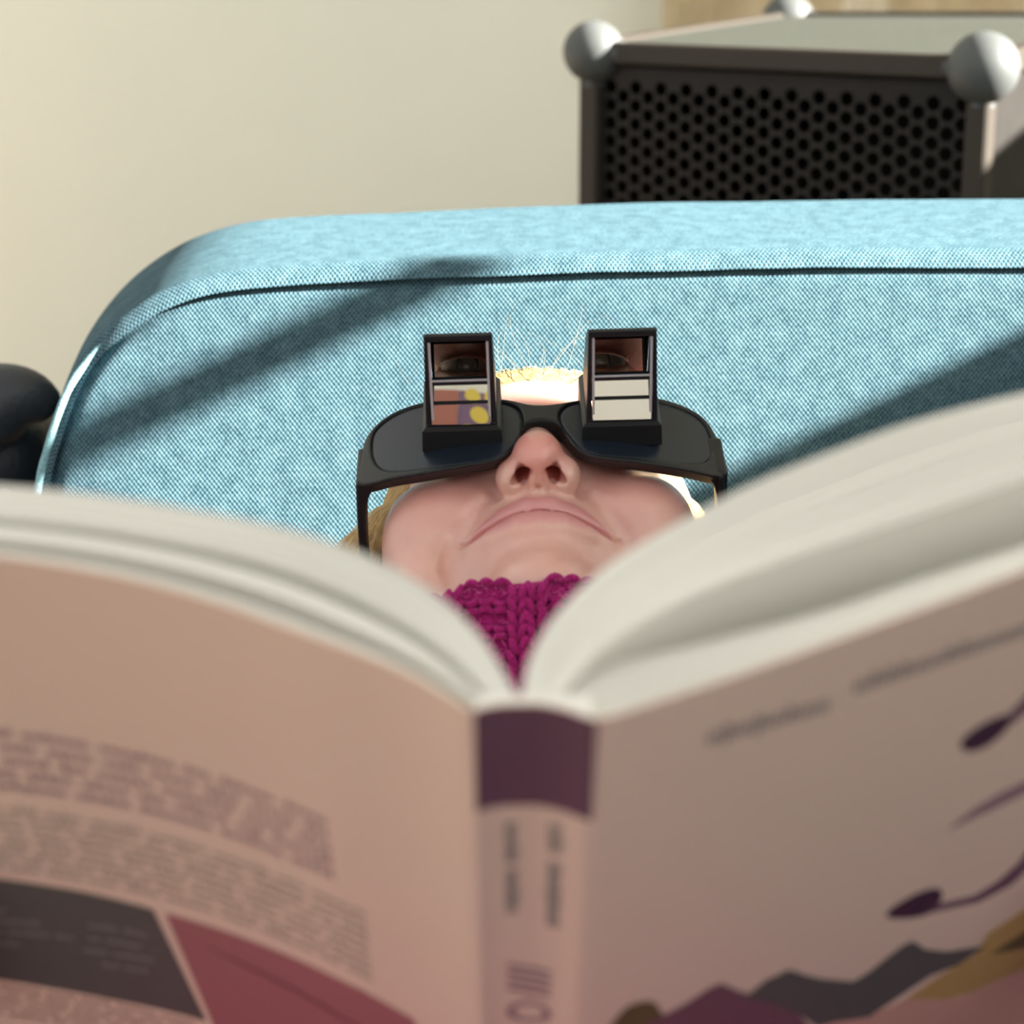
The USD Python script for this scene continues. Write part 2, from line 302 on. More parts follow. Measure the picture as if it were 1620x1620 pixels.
# gusset (the arm's thickness): bulges outward a little and runs back from the seam
NV = 60; DEP = .185
tt = np.linspace(0, 1, NV)
bul = .004 + .0135 * np.sin(np.clip(tt * 1.15, 0, 1) * np.pi / 2) - .05 * np.clip((tt - .8) / .2, 0, 1) ** 2
bul = np.where(tt < .06, bul * (tt / .06) ** .5 - .004 * (1 - tt / .06), bul)
back = np.array([0, 1, .0]); 
Gg = np.zeros((NU, NV, 3)); Ug = np.zeros((NU, NV, 2))
for i in range(NU):
    o = PX * ox[i] + np.array([0, 0, 1.]) * os_[i]
    for_b = bul[:, None] * o
    Gg[i] = panel_pt(SX[i], SS[i], -.0015 + .0045 * lip(i)) + back * (tt * DEP)[:, None] + for_b
    Ug[i, :, 0] = uu[i]; Ug[i, :, 1] = tt * DEP
Gg += (np.array([0, 0, .0022]) * (meshkit.fbm(np.stack([Ug[..., 0] * 12, Ug[..., 1] * 9, 0 * Ug[..., 0]], -1), 3, 5) - .5)[..., None])
gm = grid(Gg); gm.faces = gm.faces[:, ::-1]
obj('arm_gusset', gm, FABRIC, sofa, uv=Ug.reshape(-1, 2))
bk = np.stack([Gg[:, -1], Gg[:, -1] * [1, 1, 0] + [0, 0, .1]], 1)
obj('arm_back_panel', grid(bk), FABRIC, sofa, uv=np.stack([np.repeat(uu, 2), bk.reshape(-1, 3)[:, 2]], 1))
pp = np.array([panel_pt(SX[i] + ox[i] * .0015, SS[i] + os_[i] * .0005, (.0018 - .0062 * lip(i))) for i in range(0, NU, 2)])
obj('piping', tube(pp, (.0022) * (1 + .06 * np.sin(np.arange(len(pp)) * 2.1)), 10), PIPING, sofa, smooth=True)
def cushion(lo, hi, r, seed=1):
    lo, hi = np.array(lo), np.array(hi)
    m = m3.Manifold.hull(m3.Manifold.compose([m3.Manifold.sphere(r, 20).translate([*c]) for c in [[(lo, hi)[s[k]][k] + (r, -r)[s[k]] for k in range(3)] for s in np.ndindex(2, 2, 2)]]))
    m = m.refine_to_length(.03).to_mesh(); return tm(m.vert_properties[:, :3], m.tri_verts)
def uvbox(m):
    n = m.vertex_normals; v = m.vertices; a = np.abs(n).argmax(1)
    return np.where((a == 0)[:, None], v[:, [1, 2]], np.where((a == 1)[:, None], v[:, [0, 2]], v[:, [0, 1]]))
def cush(name, lo, hi, r, mat=FABRIC, parent=sofa, label=None):
    m = cushion(lo, hi, r); obj(name, m, mat, parent, uv=uvbox(m), label=label)
cush('seat_cushion', (-.262, -.95, .13), (.47, 1.10, .30), .03)
# backrest along the right side, just outside the frame
cush('backrest', (.485, -.95, .10), (.66, 1.36, .709), .012)
obj('base', box((-.26, -.93, .07), (.64, 1.33, .135), .01), FABRIC, sofa)
for x in (-.2, .58):
    for y in (-.86, 1.26):
        obj('leg', tube([(x, y, 0), (x, y, .08)], [.018, .024], 14), WOOD, sofa, smooth=40)

# ------------------------------------------------------------------ storage cube with perforated panels and ball connectors
cl = np.array([.0728, 1.902, .7570]); crr = np.array([.3757, 1.690, .7535]); cb = np.array([.2852, 2.205, .7745]); cbr = crr + cb - cl + [0, 0, .009]
cube = thing('storage_cube', (.33, 1.95, 0), 'dark storage cube with perforated front panel and grey ball corners behind the sofa', 'storage cube')
DN = np.array([0, 0, -1.]); HT = .37
ex = (crr - cl); W_ = np.linalg.norm(ex); ex /= W_; ey = np.cross(DN, ex); ey /= np.linalg.norm(ey); ey = -ey if ey[1] < 0 else ey
BAR = .0095
def bar(a, b, r=BAR, name='edge_bar'):
    a, b = np.array(a), np.array(b); d = b - a; l = np.linalg.norm(d); d /= l
    o = np.cross(d, DN if abs(d @ DN) < .9 else ex); o /= np.linalg.norm(o); q = np.cross(d, o)
    obj(name, xf(box((.0, -r, -r), (l, r, r), .002), np.stack([d, o, q], 1), a), CRATE_F, cube)
tops = [cl, crr, cbr, cb]
for tier in range(2):
    z0 = DN * HT * tier
    for i in range(4):
        a, b = tops[i], tops[(i + 1) % 4]
        bar(a + z0, b + z0); bar(a + z0, a + z0 + DN * HT)
        obj('connector_ball', cat([xf(trimesh.creation.icosphere(4, .0272 if i != 1 else .0288), t=a + z0), *[tube([a + z0, a + z0 + q * .036], .0125, 16) for q in (ex, -ex, ey, DN)]][:1] + [tube([a + z0 + q * .02, a + z0 + q * .031], .0105, 16) for q in ((b - a) / np.linalg.norm(b - a), (tops[i - 1] - a) / np.linalg.norm(tops[i - 1] - a), DN)]), BALL, cube, smooth=40)
for i in range(4):
    a = tops[i] + DN * HT * 2
    bar(a, tops[(i + 1) % 4] + DN * HT * 2)
def perf(w, h, px=.0258, py=.0160, r=.0063):
    P = sbox(.008, -h + .008, w - .008, -.012); holes = []
    for i in range(int(w / (px / 2)) + 1):
        for j in range(int(h / py) + 1):
            x, y = .018 + i * px / 2, -.030 - j * py - (py / 2 if i % 2 else 0)
            if x < w - .016 and y > -h + .02: holes.append(Point(x, y).buffer(r, 3))
    return P.difference(shapely.union_all(holes))
def panel(a, b, name, mat, holes=True, drop=.012, z0=0.0, label=None):
    a = a + DN * z0; d = b + DN * z0 - a; w = np.linalg.norm(d); d /= w; o = np.cross(d, DN); o /= np.linalg.norm(o)
    if o @ (np.mean(tops, 0) - a) < 0: o = -o
    poly = perf(w, HT) if holes else sbox(.006, -HT + .006, w - .006, -.006)
    m = ext(poly, .003); obj(name, xf(m, np.stack([d, -DN, o], 1), a + o * .002), mat, cube, smooth=False, label=label)
panel(cl, crr, 'perforated_panel', CRATE); panel(crr, cbr, 'side_panel', CRATE, False); panel(cl, cb, 'side_panel', CRATE, False); panel(cb, cbr, 'back_panel', CRATE, False)
panel(cl, crr, 'perforated_panel', CRATE, z0=HT); panel(crr, cbr, 'side_panel', CRATE, False, z0=HT); panel(cl, cb, 'side_panel', CRATE, False, z0=HT)
tp = np.array(tops) + [0, 0, .006]
obj('top_panel', trimesh.convex.convex_hull(np.vstack([tp, tp - [0, 0, .008]])), CRATE_T, cube, smooth=False, label='dusty grey top panel')

# ------------------------------------------------------------------ curtain on the back wall, behind the cube
cur = thing('curtain', (.6, 2.93, .3), 'pale beige curtain hanging in broad folds behind the storage cube', 'curtain')
xs = np.linspace(.205, .98, 220); fold = .022 * np.sin(xs * 52) + .012 * np.sin(xs * 23 + 1)
def sheet(sel, th=.003):
    x, fo = xs[sel], fold[sel]; zs = np.linspace(.02, 2.3, 12)
    A = np.stack([np.broadcast_to(x[:, None], (len(x), 12)), 2.93 + np.broadcast_to(fo[:, None], (len(x), 12)), np.broadcast_to(zs, (len(x), 12))], -1)
    f1 = grid(A); B = A + [0, th, 0]; f2 = grid(B); f2.faces = f2.faces[:, ::-1]; return cat([f1, f2])
obj('drape', sheet(slice(0, 70)), CURTAIN, cur, smooth=True); obj('drape', sheet(slice(69, 90)), CURTAIN_L, cur, smooth=True, label='lighter cream strip'); obj('drape', sheet(slice(89, 220)), CURTAIN, cur, smooth=True)

# ------------------------------------------------------------------ black bag on a stool to the left of the arm
stool = thing('stool', (-.43, 1.30, 0), 'plain wooden stool under the black bag beside the sofa arm', 'stool')
obj('seat', xf(trimesh.creation.cylinder(.15, .03, sections=40), t=(-.44, 1.30, .305)), WOOD, stool)
for a in range(4):
    c, s = math.cos(a * 1.571 + .785), math.sin(a * 1.571 + .785); obj('leg', tube([(-.44 + .12 * c, 1.30 + .12 * s, 0), (-.44 + .09 * c, 1.30 + .09 * s, .29)], [.011, .015], 12), WOOD, stool, smooth=True)
bag = thing('black_bag', (-.42, 1.30, .32), 'black leather bag with rolled top and shiny studs at left of the sofa arm', 'bag')
def bagf(p):
    e = np.abs(p - np.array([-.428, 1.325, .445], np.float32)) - np.array([.098, .03, .09], np.float32); d = L(np.maximum(e, 0)) + np.minimum(e.max(1), 0) - .034; d = np.maximum(d, -(p[:, 2] - .323))
    return smax(d, p[:, 2] - .575, .03)
bm = nets(bagf, (-.55, 1.22, .30), (-.27, 1.40, .60), .006, 1); bm.vertices += bm.vertex_normals * (.012 * (meshkit.fbm(bm.vertices * 22, 3, 2) - .5))[:, None]
obj('body', bm, BAG, bag, smooth=True)
roll = np.array([(-.50, 1.27, .560), (-.44, 1.265, .562), (-.385, 1.262, .556), (-.345, 1.262, .560), (-.322, 1.262, .570), (-.300, 1.262, .574), (-.286, 1.264, .566)])
tck, _ = splprep(roll.T, s=0, k=3); rp = np.array(splev(np.linspace(0, 1, 60), tck)).T
obj('rolled_top', tube(rp, np.r_[np.linspace(.024, .026, 50), .026 * np.sqrt(np.linspace(1, .12, 10))], 20), BAG, bag, smooth=True)
rng = random.Random(4)
for (x, z, r) in [(-.297, .515, .0026), (-.3045, .506, .0034), (-.287, .512, .0030), (-.286, .4935, .0042), (-.315, .517, .003), (-.31, .492, .002), (-.295, .498, .002), (-.287, .507, .002)]:
    obj('stud', xf(trimesh.creation.icosphere(2, r), t=(x, 1.253 - .02 * 0, z)), STUD, bag, smooth=True)
obj('strap', tube([(-.33, 1.256, .523), (-.30, 1.252, .518), (-.292, 1.250, .522), (-.290, 1.262, .45), (-.292, 1.27, .36)], .0035, 8), BAG, bag, smooth=True)

# ------------------------------------------------------------------ the person, reclining: head frame in mm (x right, y to the crown, z out of the face), origin under the nose
S0 = np.array([.01150685, .8720278, .61711907])
def headframe(beta=20.0, roll=1.7):
    b, a = math.radians(beta), math.radians(roll)
    k = -np.array([0, math.cos(PITCH), -math.sin(PITCH)])
    rot = lambda v: v * math.cos(a) + np.cross(k, v) * math.sin(a) + k * (k @ v) * (1 - math.cos(a))
    return np.stack([rot(np.array([1., 0, 0])), rot(np.array([0, math.cos(b), math.sin(b)])), rot(np.array([0, -math.sin(b), math.cos(b)]))])
HF = headframe()
def W(p): return np.asarray(p) / 1000. @ HF + S0
def toH(p): return ((np.asarray(p) - S0) @ HF.T * 1000)
person = thing('person', (0, .45, .30), 'person lying back on the blue sofa in a magenta knitted turtleneck, smiling', 'person')
def sym(p): q = p.copy(); q[:, 0] = np.abs(q[:, 0]); return q
LIPZ = lambda x: -1.0 - 17.0 * (np.abs(x) / 30.0) ** 2
def headf(p):
    q = sym(p)
    d = ell(q, (0, 58, -88), (72, 84, 90))                                   # cranium
    d = smin(d, ell(q, (0, 14, -52), (63, 64, 50)), 22)                      # face
    d = smin(d, ell(q, (0, 82, -34), (50, 30, 27)), 18)                      # forehead
    d = smin(d, ell(q, (23, 58, -9), (20, 8, 9)), 12)                        # brow
    d = smin(d, cap(q, (0, -48, -30), (50, -26, -86), 19, 17), 22)           # jaw
    d = smin(d, ell(q, (0, -15, -27), (29, 27, 25)), 8)                     # muzzle
    d = smin(d, ell(q, (0, -51, -19), (19, 15, 17)), 14)                     # chin
    d = smin(d, ell(q, (41, 7, -25), (23, 21, 22)), 8)                       # apple of the cheek
    d = smin(d, ell(q, (52, 12, -40), (18, 26, 26)), 12)                     # cheekbone
    d = smin(d, ell(q, (49, -22, -44), (16, 24, 26)), 14)                    # lower cheek
    # smile folds
    fold = chain(q, [(20, 4, -4), (28, -6, -6), (36, -16, -13), (39.5, -29, -20), (36, -42, -25)], [2.0, 4.0, 5.0, 4.6, 2.5])
    d = smax(d, -(fold + .9), 3.6)
    d = smax(d, -(chain(q, [(0, -33, .5), (14, -32, -4), (25, -27, -12)], [2.6, 2.4, 1.5]) + .6), 7)   # under the lower lip
    # nose
    d = smin(d, cap(q, (0, 47, -3), (0, 15, 9.0), 6.0, 8.6), 9)
    d = smin(d, ell(q, (0, 9.5, 10.6), (10.8, 10.0, 9.8)), 5)
    d = smin(d, ell(q, (12.0, 5.5, 2.2), (6.6, 8.2, 8.2)), 5)
    d = smin(d, cap(q, (0, 3.5, 12), (0, 0.2, 0.5), 3.6, 3.8), 4)
    groove = chain(q, [(19.6, 12, -1), (20.4, 6, -3.5), (18.0, 0.5, -4.5)], [1.2, 1.6, 1.2]); d = smax(d, -groove, 3.5)
    n = q - np.array([7.5, -.2, 6.4], np.float32)
    a = math.radians(55); n2 = np.stack([n[:, 0] * math.cos(a) + n[:, 2] * math.sin(a), n[:, 1], -n[:, 0] * math.sin(a) + n[:, 2] * math.cos(a)], 1)
    d = smax(d, -ell(n2, (0, 2, 0), (2.5, 8.5, 5.8)), 1.6)                  # nostrils
    d = smax(d, -(cap(q, (0, -1, 1.5), (0, -5.5, 1.6), 1.2, 1.8) + .5), 3)  # philtrum
    # lips
    up = chain(q, [(0, -11.4, -4.6), (5, -10.6, -4.8), (14, -11.6, -8.6), (22, -14.4, -13.0), (31, -17.0, -21.0)], [5.9, 6.1, 5.4, 4.0, 2.0])
    lo = chain(q, [(0, -20.8, -5.2), (9, -20.4, -6.4), (19, -18.8, -12.2), (30, -17.8, -21.0)], [6.0, 5.8, 4.4, 2.0])
    d = smin(d, up, 3.2); d = smin(d, lo, 3.6)
    d = smax(d, -chain(q, [(0, -16.0, 1.1), (6, -15.8, .3), (12, -15.9, -1.7), (20, -16.8, -6.2), (26, -17.4, -10.6), (31, -17.2, -15.6), (34.5, -16.2, -18.2)], [1.15, 1.15, 1.15, 1.2, 1.3, 1.4, 1.2]), .8)
    d = smax(d, -chain(q, [(0, -16.4, -1.2), (12, -16.3, -3.9), (20, -17.1, -8.3), (27, -17.6, -13.6), (33, -16.8, -19.0)], [1.2, 1.2, 1.2, 1.2, 1.0]), .6)
    # eye sockets, lids
    d = smax(d, -ell(q, (31, 41, 3), (17, 11, 13)), 8)
    e = L(q - np.array([31, 40, -13.5], np.float32))
    lid = np.maximum(e - 13.6, 11.0 - e); op = 3.3 * (1 - ((q[:, 0] - 31) / 14.5) ** 2)
    lid = np.maximum(lid, op - np.abs(q[:, 1] - 40.5) - 20 * (q[:, 2] < -14))
    d = smin(np.maximum(d, -(e - 12.3)), lid, 1.6)
    # ears, neck
    ear = np.maximum(ell(q, (73, 24, -92), (6, 30, 19)), -ell(q, (79, 25, -88), (5, 22, 11))); d = smin(d, ear, 5)
    d = smin(d, cap(q, (0, -5, -100), (0, -125, -92), 54, 56), 18)
    return np.maximum(d, -(q[:, 1] + 118))
head = nets(headf, (-86, -124, -186), (86, 150, 26), 1.0)
hv = head.vertices.copy()
# whole body: torso, arms and hands in the book's grip; metres in the world
TAU = math.radians(35.0); BO = np.array([.00484779, .42809639, .67969249])
BU, BV, BW = np.array([1., 0, 0]), np.array([0, math.cos(TAU), math.sin(TAU)]), np.array([0, -math.sin(TAU), math.cos(TAU)])
def Bk(u, v, w): return BO + (np.asarray(u)[..., None] * BU + np.asarray(v)[..., None] * BV + np.asarray(w)[..., None] * BW) / 1000.
LC = [(-13.8, .3), (-29, 11), (-49, 20.3), (-74.3, 31.1), (-101.3, 39.4), (-124, 43.8), (-150, 46.5), (-181, 48)]
RC = [(13.8, -2.0), (35.7, 6.1), (64.8, 18.2), (94.9, 31.1), (113.6, 39.4), (150, 54), (177, 64)]
neck0, neck1 = W((0, -60, -88)), W((0, -112, -92))
TOR = [((0, .745, .405), .080), ((0, .66, .380), .080), ((0, .50, .368), .074), ((0, .34, .375), .080)]
def torso(p, g=0.0):
    q = p.copy(); q[:, 0] = np.maximum(np.abs(q[:, 0]) - .075, 0)
    d = chain(q, [c for c, r in TOR], [r + g for c, r in TOR])
    sh = cap(sym(p), (.03, .755, .405), (.165, .74, .400), .062 + g, .058 + g)
    return smin(d, sh, .05)
HANDS = []
for sgn, E_ in ((-1, LC), (1, RC)):
    a, b = np.array(E_[-2]), np.array(E_[-1]); dr = (b - a) / np.linalg.norm(b - a); nrm = np.array([-dr[1], dr[0]]) * (-1 if sgn < 0 else 1)   # nrm: towards the reader
    nrm = nrm if nrm[1] > 0 else -nrm
    def E3(along, off, w): q = b + dr * along + nrm * off; return Bk(q[0], q[1], w)
    palm = [(E3(38, 4, -205), .017), (E3(34, 0, -168), .015)]
    wrist = E3(74, 10, -232)
    fing = []
    for k, w_ in enumerate((-150, -170, -190, -208)):
        ln = (1.0, 1.08, 1.0, .82)[k]
        fing.append([(E3(34, -2, w_ - 2), .0098), (E3(16, -12, w_ + 1), .0090), (E3(-2 * ln, -10.0, w_ + 2), .0082), (E3(-9 * ln, -9.6, w_ + 2), .0074)])
    th = [(E3(36, 14, -182), .0115), (E3(18, 30 if sgn < 0 else 52, -165), .0100), (E3(0, 33 if sgn < 0 else 55, -150), .0088)]
    HANDS.append((palm, wrist, fing, th, sgn))
def arm(p, g=0.0, cut=False):
    d = None
    for palm, wrist, fing, th, sgn in HANDS:
        e = chain(p, [(sgn * .17, .74, .40), (sgn * .335, .66, .365), tuple(wrist)], [.052 + g, .043 + g, .027 + g])
        d = e if d is None else np.minimum(d, e)
    return d
def bodyf(p):
    d = smin(torso(p), arm(p), .03)
    d = smin(d, cap(p, neck0, (0, .76, .41), .052, .060), .04)
    for palm, wrist, fing, th, sgn in HANDS:
        c = palm[0][0]; near = L(p - c.astype(np.float32)) < .14
        if near.any():
            q = p[near]; h = smin(chain(q, [wrist, palm[0][0], palm[1][0]], [.022, .0185, .0165]), chain(q, [wrist, fing[3][0][0]], [.02, .0125]), .02)
            h = smin(h, chain(q, [fing[0][0][0], fing[3][0][0]], [.0105, .0100]), .012)
            for f in fing: h = smin(h, chain(q, [x for x, r in f], [r for x, r in f]), .004)
            h = smin(h, chain(q, [x for x, r in th], [r for x, r in th]), .008)
            d[near] = smin(d[near], h, .008)
    return d
hW = tm(W(hv), head.faces)
def mani(t): return m3.Manifold(m3.Mesh(np.asarray(t.vertices, np.float32), np.asarray(t.faces, np.uint32)))
for k_ in range(4):
    bodym = nets(bodyf, (-.40 - .0007 * k_, .235 - .0005 * k_, .255 - .0011 * k_), (.40, .86, .66), .0032); b_ = mani(bodym)
    if b_.status() == m3.Error.NoError: break
um = (mani(hW) + b_).to_mesh(); full = tm(um.vert_properties[:, :3], um.tri_verts)
if len(full.faces) < len(hW.faces) * .5: print('union failed', b_.status()); full = cat([hW, bodym])
fh = toH(full.vertices); q_ = sym(fh.astype(np.float32))
def zone(d, w): return np.clip(.5 - d / w, 0, 1)[:, None]
col = np.tile(np.array([.66, .385, .325]), (len(fh), 1))
def tint(c, m): 
    global col
    col = col * (1 - m) + np.array(c) * m
tint((.66, .30, .265), .7 * zone(ell(q_, (40, 8, -10), (20, 15, 20)), 14))                # cheeks
tint((.64, .25, .225), .75 * zone(ell(q_, (0, 8, 13), (15, 12, 12)), 10))                  # nose
tint((.66, .38, .34), .4 * zone(ell(q_, (0, -50, -4), (16, 12, 10)), 10))
xa = np.abs(fh[:, 0]); half = np.clip(1 - (xa / 31.0) ** 2.2, 0, 1)
ut = -16.3 + 9.6 * half - 1.2 * np.exp(-(xa / 3.0) ** 2); lb = -16.6 - 8.0 * half ** .9
lipm = np.clip((ut - fh[:, 1]) / 1.6 + .5, 0, 1) * np.clip((fh[:, 1] - lb) / 2.2 + .5, 0, 1) * (xa < 31) * (fh[:, 2] > -24)
tint((.56, .23, .24), .85 * lipm[:, None])
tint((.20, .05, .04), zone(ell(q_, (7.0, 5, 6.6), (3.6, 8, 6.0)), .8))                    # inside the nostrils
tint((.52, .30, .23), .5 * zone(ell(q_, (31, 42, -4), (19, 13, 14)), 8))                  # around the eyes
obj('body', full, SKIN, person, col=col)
for s in (-1, 1):
    c = np.array([31. * s, 40, -13.5])
    e = obj('eye', xf(trimesh.creation.icosphere(4, .0120), t=W(c)), SCLERA, person, smooth=True)
    g = np.array([-.06 * s, .02, 1.]); g /= np.linalg.norm(g); g3 = g @ HF; o = np.cross(g3, [0, 1, 0]); o /= np.linalg.norm(o); R_ = np.stack([o, np.cross(g3, o), g3], 1)
    obj('iris', xf(trimesh.creation.cylinder(.0053, .0006, sections=32), R_, W(c + g * 10.9)), IRIS, e); obj('pupil', xf(trimesh.creation.cylinder(.0024, .0006, sections=24), R_, W(c + g * 11.15)), PUPIL, e)
rs = np.random.default_rng(7)
lines, wid = [], []
for s in (-1, 1):                                                                          # lashes and brows
    for k in range(46):
        x = -13 + 26 * k / 45; y = 4.4 * (1 - (x / 14.5) ** 2)
        for sg, ln in ((1, 7.0), (-1, 4.0)):
            p0 = np.array([31 * s + x, 40.5 + sg * y, -13.5 + math.sqrt(max(13.4 ** 2 - x * x - y * y, 1))]); t = np.linspace(0, 1, 5)[:, None]
            lines.append(W(p0 + t * np.array([x * .18, sg * 2.0, 1]) * ln * .5 + t ** 2 * np.array([0, sg * 2.6, 0]))); wid.append(np.linspace(.00022, .00005, 5))
curves('eyelash', lines, wid, LASH, person)
lines, wid = [], []
for s in (-1, 1):
    for k in range(150):
        x = rs.uniform(12, 50); y = 55 + 5 * math.sin((x - 12) / 38 * 2.2) + rs.uniform(-2.5, 2.5); z = 1.0 - ((x - 10) / 40) ** 2 * 14
        p0 = np.array([x * s, y, z]); t = np.linspace(0, 1, 4)[:, None]; lines.append(W(p0 + t * np.array([7 * s, 2.0, -.6]) + t * (1 - t) * np.array([0, 0, 2.5]))); wid.append(np.linspace(.0002, .00005, 4))
curves('eyebrow', lines, wid, HAIR, person)

# hair: a mass that covers the skull behind the hairline, and strands combed back over it
def hairf(p):
    q = sym(p)
    d = ell(q, (0, 60, -92), (79, 93, 94))
    d = smin(d, ell(q, (0, 99, -41), (60, 30, 36)), 14)
    d = smin(d, chain(p, [(-76, 50, -56), (-92, 38, -74), (-109, 26, -96), (-116, 0, -145)], [7, 12, 18, 24]), 10)
    d = smin(d, chain(q, [(70, 48, -52), (83, 37, -74), (93, 24, -112), (94, -2, -155)], [6, 12, 19, 23]), 10)
    fy = 113 - (q[:, 0] / 66) ** 2 * 66
    face = 6 - .62 * (107 - p[:, 1]) - .012 * np.maximum(q[:, 0] - 50, 0) ** 2
    d = smax(d, p[:, 2] - face, 7)
    d = np.maximum(d, -(cap(q, (0, -5, -100), (0, -125, -92), 52, 54)))
    return np.maximum(d, -(p[:, 1] + 60))
hm = nets(hairf, (-144, -64, -192), (124, 164, 6), 2.4)
hp = hm.vertices.copy(); hm.vertices = W(hp + hm.vertex_normals * (1.6 * (meshkit.fbm(hp / np.array([3., 8., 40.]), 3, 9) - .6))[:, None])
hair = obj('hair', hm, HAIRB, person, smooth=True)
def hgrad(p):
    p = p.astype(np.float32); return np.stack([hairf(p + d) - hairf(p - d) for d in np.eye(3, dtype=np.float32)], 1) / 2
def comb(pts, steps, step, lift, dirf):
    P = pts.copy(); out = [P.copy()]
    for k in range(steps):
        g = hgrad(P); g /= L(g)[:, None] + 1e-6; f = dirf(P); f = f - (f * g).sum(1, keepdims=True) * g; f /= L(f)[:, None] + 1e-6
        P = P + f * step; P = P - (hairf(P.astype(np.float32)) - lift)[:, None] * g; out.append(P.copy())
    return np.stack(out, 1)
def flow(P):
    f = np.tile(np.array([0., .35, -1.0]), (len(P), 1)); side = np.clip((np.abs(P[:, 0]) - 50) / 20, 0, 1); f[:, 0] = np.sign(P[:, 0]) * .25 * side; f[:, 1] -= side * .75
    return f
cand = hp[(hp[:, 2] > -150)]; cand = cand[rs.choice(len(cand), 6500)]
g_ = hgrad(cand); front = cand[:, 2] > -70
nl = len(cand); lift = np.where(front, rs.uniform(.1, 1.0, nl), rs.uniform(.2, 2.6, nl))
ST = comb(cand, 14, rs.uniform(2.2, 4.2, (nl, 1)), lift, lambda P: flow(P) + rs.normal(0, .05, P.shape))
lines = [W(s) for s in ST]; wid = [np.linspace(.00018, .00007, 15) * rs.uniform(.8, 1.3) for _ in lines]
curves('hair_strand', lines, wid, HAIR, hair)
lines, wid = [], []
def stray(p0, p1, bow, n=14, w=.00008):
    t = np.linspace(0, 1, n)[:, None]; p0, p1 = np.array(p0, float), np.array(p1, float)
    lines.append(W(p0 + (p1 - p0) * t + np.array(bow) * (t * (1 - t) * 4))); wid.append(np.linspace(w, w * .5, n))
for k in range(24):                                                                        # fly-aways over the forehead
    x = rs.uniform(-62, 40); stray((x, 112, -14 + rs.uniform(-6, 2)), (x + rs.normal(-4, 16), 128 + rs.uniform(0, 32), -12 + rs.uniform(-6, 24)), (rs.normal(0, 6), rs.uniform(0, 8), rs.uniform(0, 9)))
for k in range(46):                                                                        # tuft by the right temple
    y = rs.uniform(20, 50); stray((76 + rs.uniform(-3, 3), y, -72 + rs.uniform(-8, 8)), (90 + rs.uniform(-3, 10), y + rs.normal(4, 8), -88 + rs.uniform(-20, 16)), (rs.uniform(0, 4), 4, 2))
stray((80, 50, -62), (101, 42, -72), (5, 8, 4), w=.00022); stray((80, 48, -66), (94, 46, -74), (4, 2, -6), w=.0002); stray((80, 46, -64), (92, 60, -70), (0, 4, 2), w=.00016)
for k in range(30):
    y = rs.uniform(20, 60); stray((-74, y, -60 + rs.uniform(-10, 10)), (-88 + rs.uniform(-8, 4), y + rs.normal(6, 9), -100 + rs.uniform(-14, 14)), (-rs.uniform(0, 4), 3, 2))
curves('fly_away_hair', lines, wid, HAIR, hair)

# clothes
def sweatf(p):
    d = torso(p, .009); d = smin(d, cap(p, W((0, -112, -100)), (0, .76, .42), .055, .060), .05)
    d0 = d; d = arm(p, .009)
    for palm, wrist, fing, th, sgn in HANDS:
        c = (wrist * .94 + np.array([sgn * .335, .66, .365]) * .06); ax = wrist - np.array([sgn * .335, .66, .365]); ax /= np.linalg.norm(ax)
        d = np.where(L(p - wrist.astype(np.float32)) < .12, np.maximum(d, (p - c.astype(np.float32)) @ ax.astype(np.float32)), d)
    d = smin(d0, d, .03); d = np.maximum(d, .268 - p[:, 1])
    hc = toH(p).astype(np.float32); return np.maximum(d, hc[:, 1] + 80 - .35 * (hc[:, 2] + 40) * 0)
sw = nets(sweatf, (-.41, .24, .25), (.41, .88, .66), .005, 1)
sw.vertices += sw.vertex_normals * (.0016 * (meshkit.fbm(sw.vertices * 40, 3, 1) - .5))[:, None]
sweater = obj('sweater', sw, WOOL, person, smooth=True)
# turtleneck collar: knitted wales and rows as yarn on a funnel round the neck (head frame, mm)
CD = np.array([0, -.62, -.785])
def col_pt(a, h, n=0.0):
    """a: mm round the collar from the front centre, h: mm down from the rim, n: mm outward."""
    th = np.asarray(a, float) / 62.0; c, s = np.cos(th), np.sin(th)
    x = 64 * np.sign(s) * np.abs(s) ** .95; z = -62 + 60 * np.sign(c) * np.abs(c) ** .42
    y = -66 - .34 * (z + 2) + 1.0 * np.sin(np.asarray(a) * .16)
    h = np.asarray(h, float); k = 1 + h / 420
    P = np.stack([x * k, y, z], -1) + h[..., None] * CD
    nr = np.stack([np.sin(th) * .8, -.72 * np.cos(th), .68 * np.cos(th)], -1); nr = nr / np.linalg.norm(nr, axis=-1, keepdims=True)
    return P + np.asarray(n, float)[..., None] * nr
aa, hh = np.meshgrid(np.linspace(-195, 195, 160), np.linspace(-1.5, 92, 40), indexing='ij')
rolln = -2.4 - 2.5 * np.exp(-(hh + 1.5) / 1.2)
c1 = grid(W(col_pt(aa, hh, rolln))); c2 = grid(W(col_pt(aa, hh, rolln - 5.0))[:, ::-1])
collar = obj('collar', cat([c1, c2]), WOOL, sweater, smooth=True, label='turtleneck collar folded under the chin')
WALE, ROW = 6.6, 5.4; yarn = []
off = -9.0
